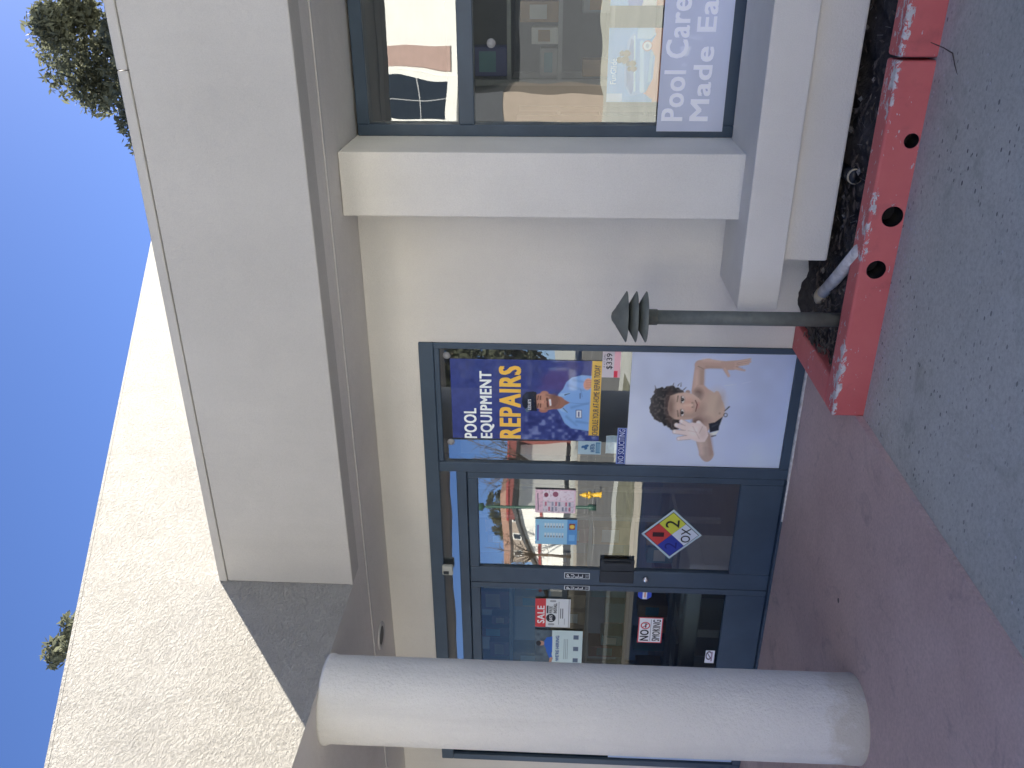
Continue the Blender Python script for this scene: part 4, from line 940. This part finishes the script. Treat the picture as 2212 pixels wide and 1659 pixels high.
# opposite two-storey building: white upper wall, dark arcade, tan piers
O = empty('arcade_building', (6, -21, AZ), label='white two-storey building with shutters over a dark arcade across the lot', cat='building')
box('upper_wall', -5.3, 24, -26, -20, 4.75, 9.4, M['white_wall'], O)
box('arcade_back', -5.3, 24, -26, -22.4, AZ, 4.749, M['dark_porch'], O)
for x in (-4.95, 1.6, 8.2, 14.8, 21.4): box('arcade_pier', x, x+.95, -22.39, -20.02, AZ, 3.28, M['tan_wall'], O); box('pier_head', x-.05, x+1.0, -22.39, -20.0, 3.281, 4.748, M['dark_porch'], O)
box('roof', -5.8, 24.5, -26.5, -19.5, 9.401, 9.7, M['terracotta'], O)
for wx in (-4.9, 0.6, 6.1, 11.6, 17.1):
    f = box('window', wx, wx+1.64, -20.05, -19.94, 4.79, 7.62, M['white_wall'], O, .01)
    box('pane', wx+.12, wx+1.5, -19.95, -19.93, 5.15, 7.5, M['winglass'], f)
    box('glazing_bar', wx+.79, wx+.83, -19.93, -19.915, 5.15, 7.5, M['steel'], f); box('glazing_bar', wx+.12, wx+1.5, -19.93, -19.914, 6.2, 6.24, M['steel'], f)
    box('shutter', wx+1.75, wx+2.45, -20.0, -19.95, 5.03, 7.75, M['shutter'], O, .01)
# far white gabled shop with red band, red hall, tiled house
G = empty('gabled_shop', (-42, -47, AZ), label='white gabled shop with a red band and dark roof across the side road', cat='building')
def gable(name, pts, y0, y1, mat, par_):
    n = len(pts); v = [(x, y1, z) for x, z in pts]+[(x, y0, z) for x, z in pts]
    return mesh_obj(name, v, [tuple(range(n))[::-1], tuple(range(n, 2*n))]+[(i, (i+1) % n, (i+1) % n+n, i+n) for i in range(n)], mat, par_)
gable('wall', [(-38, .3), (-46, .3), (-46, 1.6), (-43.2, 2.4), (-38, 4.05)], -56, -45, M['white_wall'], G)
gable('base_wall', [(-38.2, AZ), (-46, AZ), (-46, .299), (-38.2, .299)], -56, -45.4, M['dark_porch'], G)
box('red_band', -46, -37.99, -44.99, -44.9, 2.09, 2.30, M['red_trim'], G)
gable('roof', [(-37.6, 4.20), (-46.4, 1.48), (-46.4, 1.70), (-37.6, 4.45)], -57, -44.6, M['dark_roof'], G)
H_ = empty('red_hall', (-43, -60, AZ), label='plain dark red hall across the side road', cat='building')
box('wall', -46, -36, -66, -55, AZ, 5.25, M['red_wall'], H_); box('parapet', -46.1, -35.9, -66.1, -54.9, 5.251, 5.45, M['red_trim'], H_)
T_ = empty('tiled_house', (-58, -74, AZ), label='beige house with a terracotta roof and white windows far down the road', cat='building')
box('wall', -63, -53, -80, -70, AZ, 6.1, M['tan_wall'], T_); gable('roof', [(-52.4, 6.101), (-63.6, 6.101), (-62.9, 6.95), (-53.1, 6.95)], -80.5, -69.5, M['terracotta'], T_)
for wx in (-62, -59.5, -57, -54.8): f = box('window', wx, wx+.9, -69.98, -69.9, 4.6, 5.7, M['white_wall'], T_); box('pane', wx+.12, wx+.78, -69.9, -69.88, 4.72, 5.58, M['winglass'], f)
box('low_dark_wall', -60, -36, -43.2, -42.9, AZ, .45, M['dark_porch'], None, label='low dark boundary wall in front of the gabled shop', cat='wall')
# hydrant and lamp post
hx, hy = -14.42, -12.2
Hy = empty('fire_hydrant', (hx, hy, AZ), label='yellow fire hydrant on the verge across the lot', cat='hydrant')
lathe('barrel', [(.13, 0), (.13, .03), (.09, .04), (.085, .46), (.11, .47), (.11, .50), (.09, .52), (.07, .60), (.025, .63), (.025, .68), (.0, .68)], (hx, hy, AZ), M['yellow'], Hy, 24)
tube('outlet', [(hx-.15, hy, AZ+.38), (hx+.15, hy, AZ+.38)], .045, M['yellow'], Hy, 14); tube('outlet', [(hx, hy, AZ+.36), (hx, hy+.15, AZ+.36)], .055, M['yellow'], Hy, 14)
lx, ly = -16.2, -14.0
Lp = empty('street_lamp', (lx, ly, AZ), label='dark green street lamp post across the lot', cat='street lamp')
lathe('pole', [(.12, 0), (.12, .25), (.06, .3), (.05, 3.6), (.03, 3.7)], (lx, ly, AZ), M['green_metal'], Lp, 16)
lathe('lantern', [(.05, 0), (.16, .05), (.13, .32), (.03, .42), (.0, .6)], (lx, ly, AZ+3.7), M['green_metal'], Lp, 16)
tree('dark_far_tree', (-66, -84, AZ), 10, ((-66, -84, 7.0), (4, 4, 3.2)), 40, 6000, .22, M['leaf'], 'dark bushy tree behind the tiled house', 21, .9)
for i, (tx, ty, hgt, lb) in enumerate(((-40, -42, 6.5, 'bare winter tree on the far side of the side road'), (-27, -34, 7.0, 'larger bare winter tree beyond the side road'))):
    tree('bare_tree', (tx, ty, AZ), hgt, ((tx, ty, hgt*.72), (hgt*.38, hgt*.38, hgt*.30)), 42, 0, .1, M['leaf'], lb, 31+i, bare=True, group='bare trees across the lot')
tree('evergreen_tree', (-18.6, -30, AZ), 12, ((-18.4, -30, 7.2), (3.2, 3.2, 5.6)), 90, 15000, .20, M['leaf'], 'tall dark evergreen tree standing beyond the side road', 41, .95, group='evergreens across the side road')
tree('evergreen_tree', (-14.6, -36, AZ), 13, ((-14.6, -36, 7.5), (3.0, 3.0, 6.0)), 80, 13000, .20, M['leaf'], 'slimmer dark evergreen tree behind the arcade building corner', 43, .95, group='evergreens across the side road')
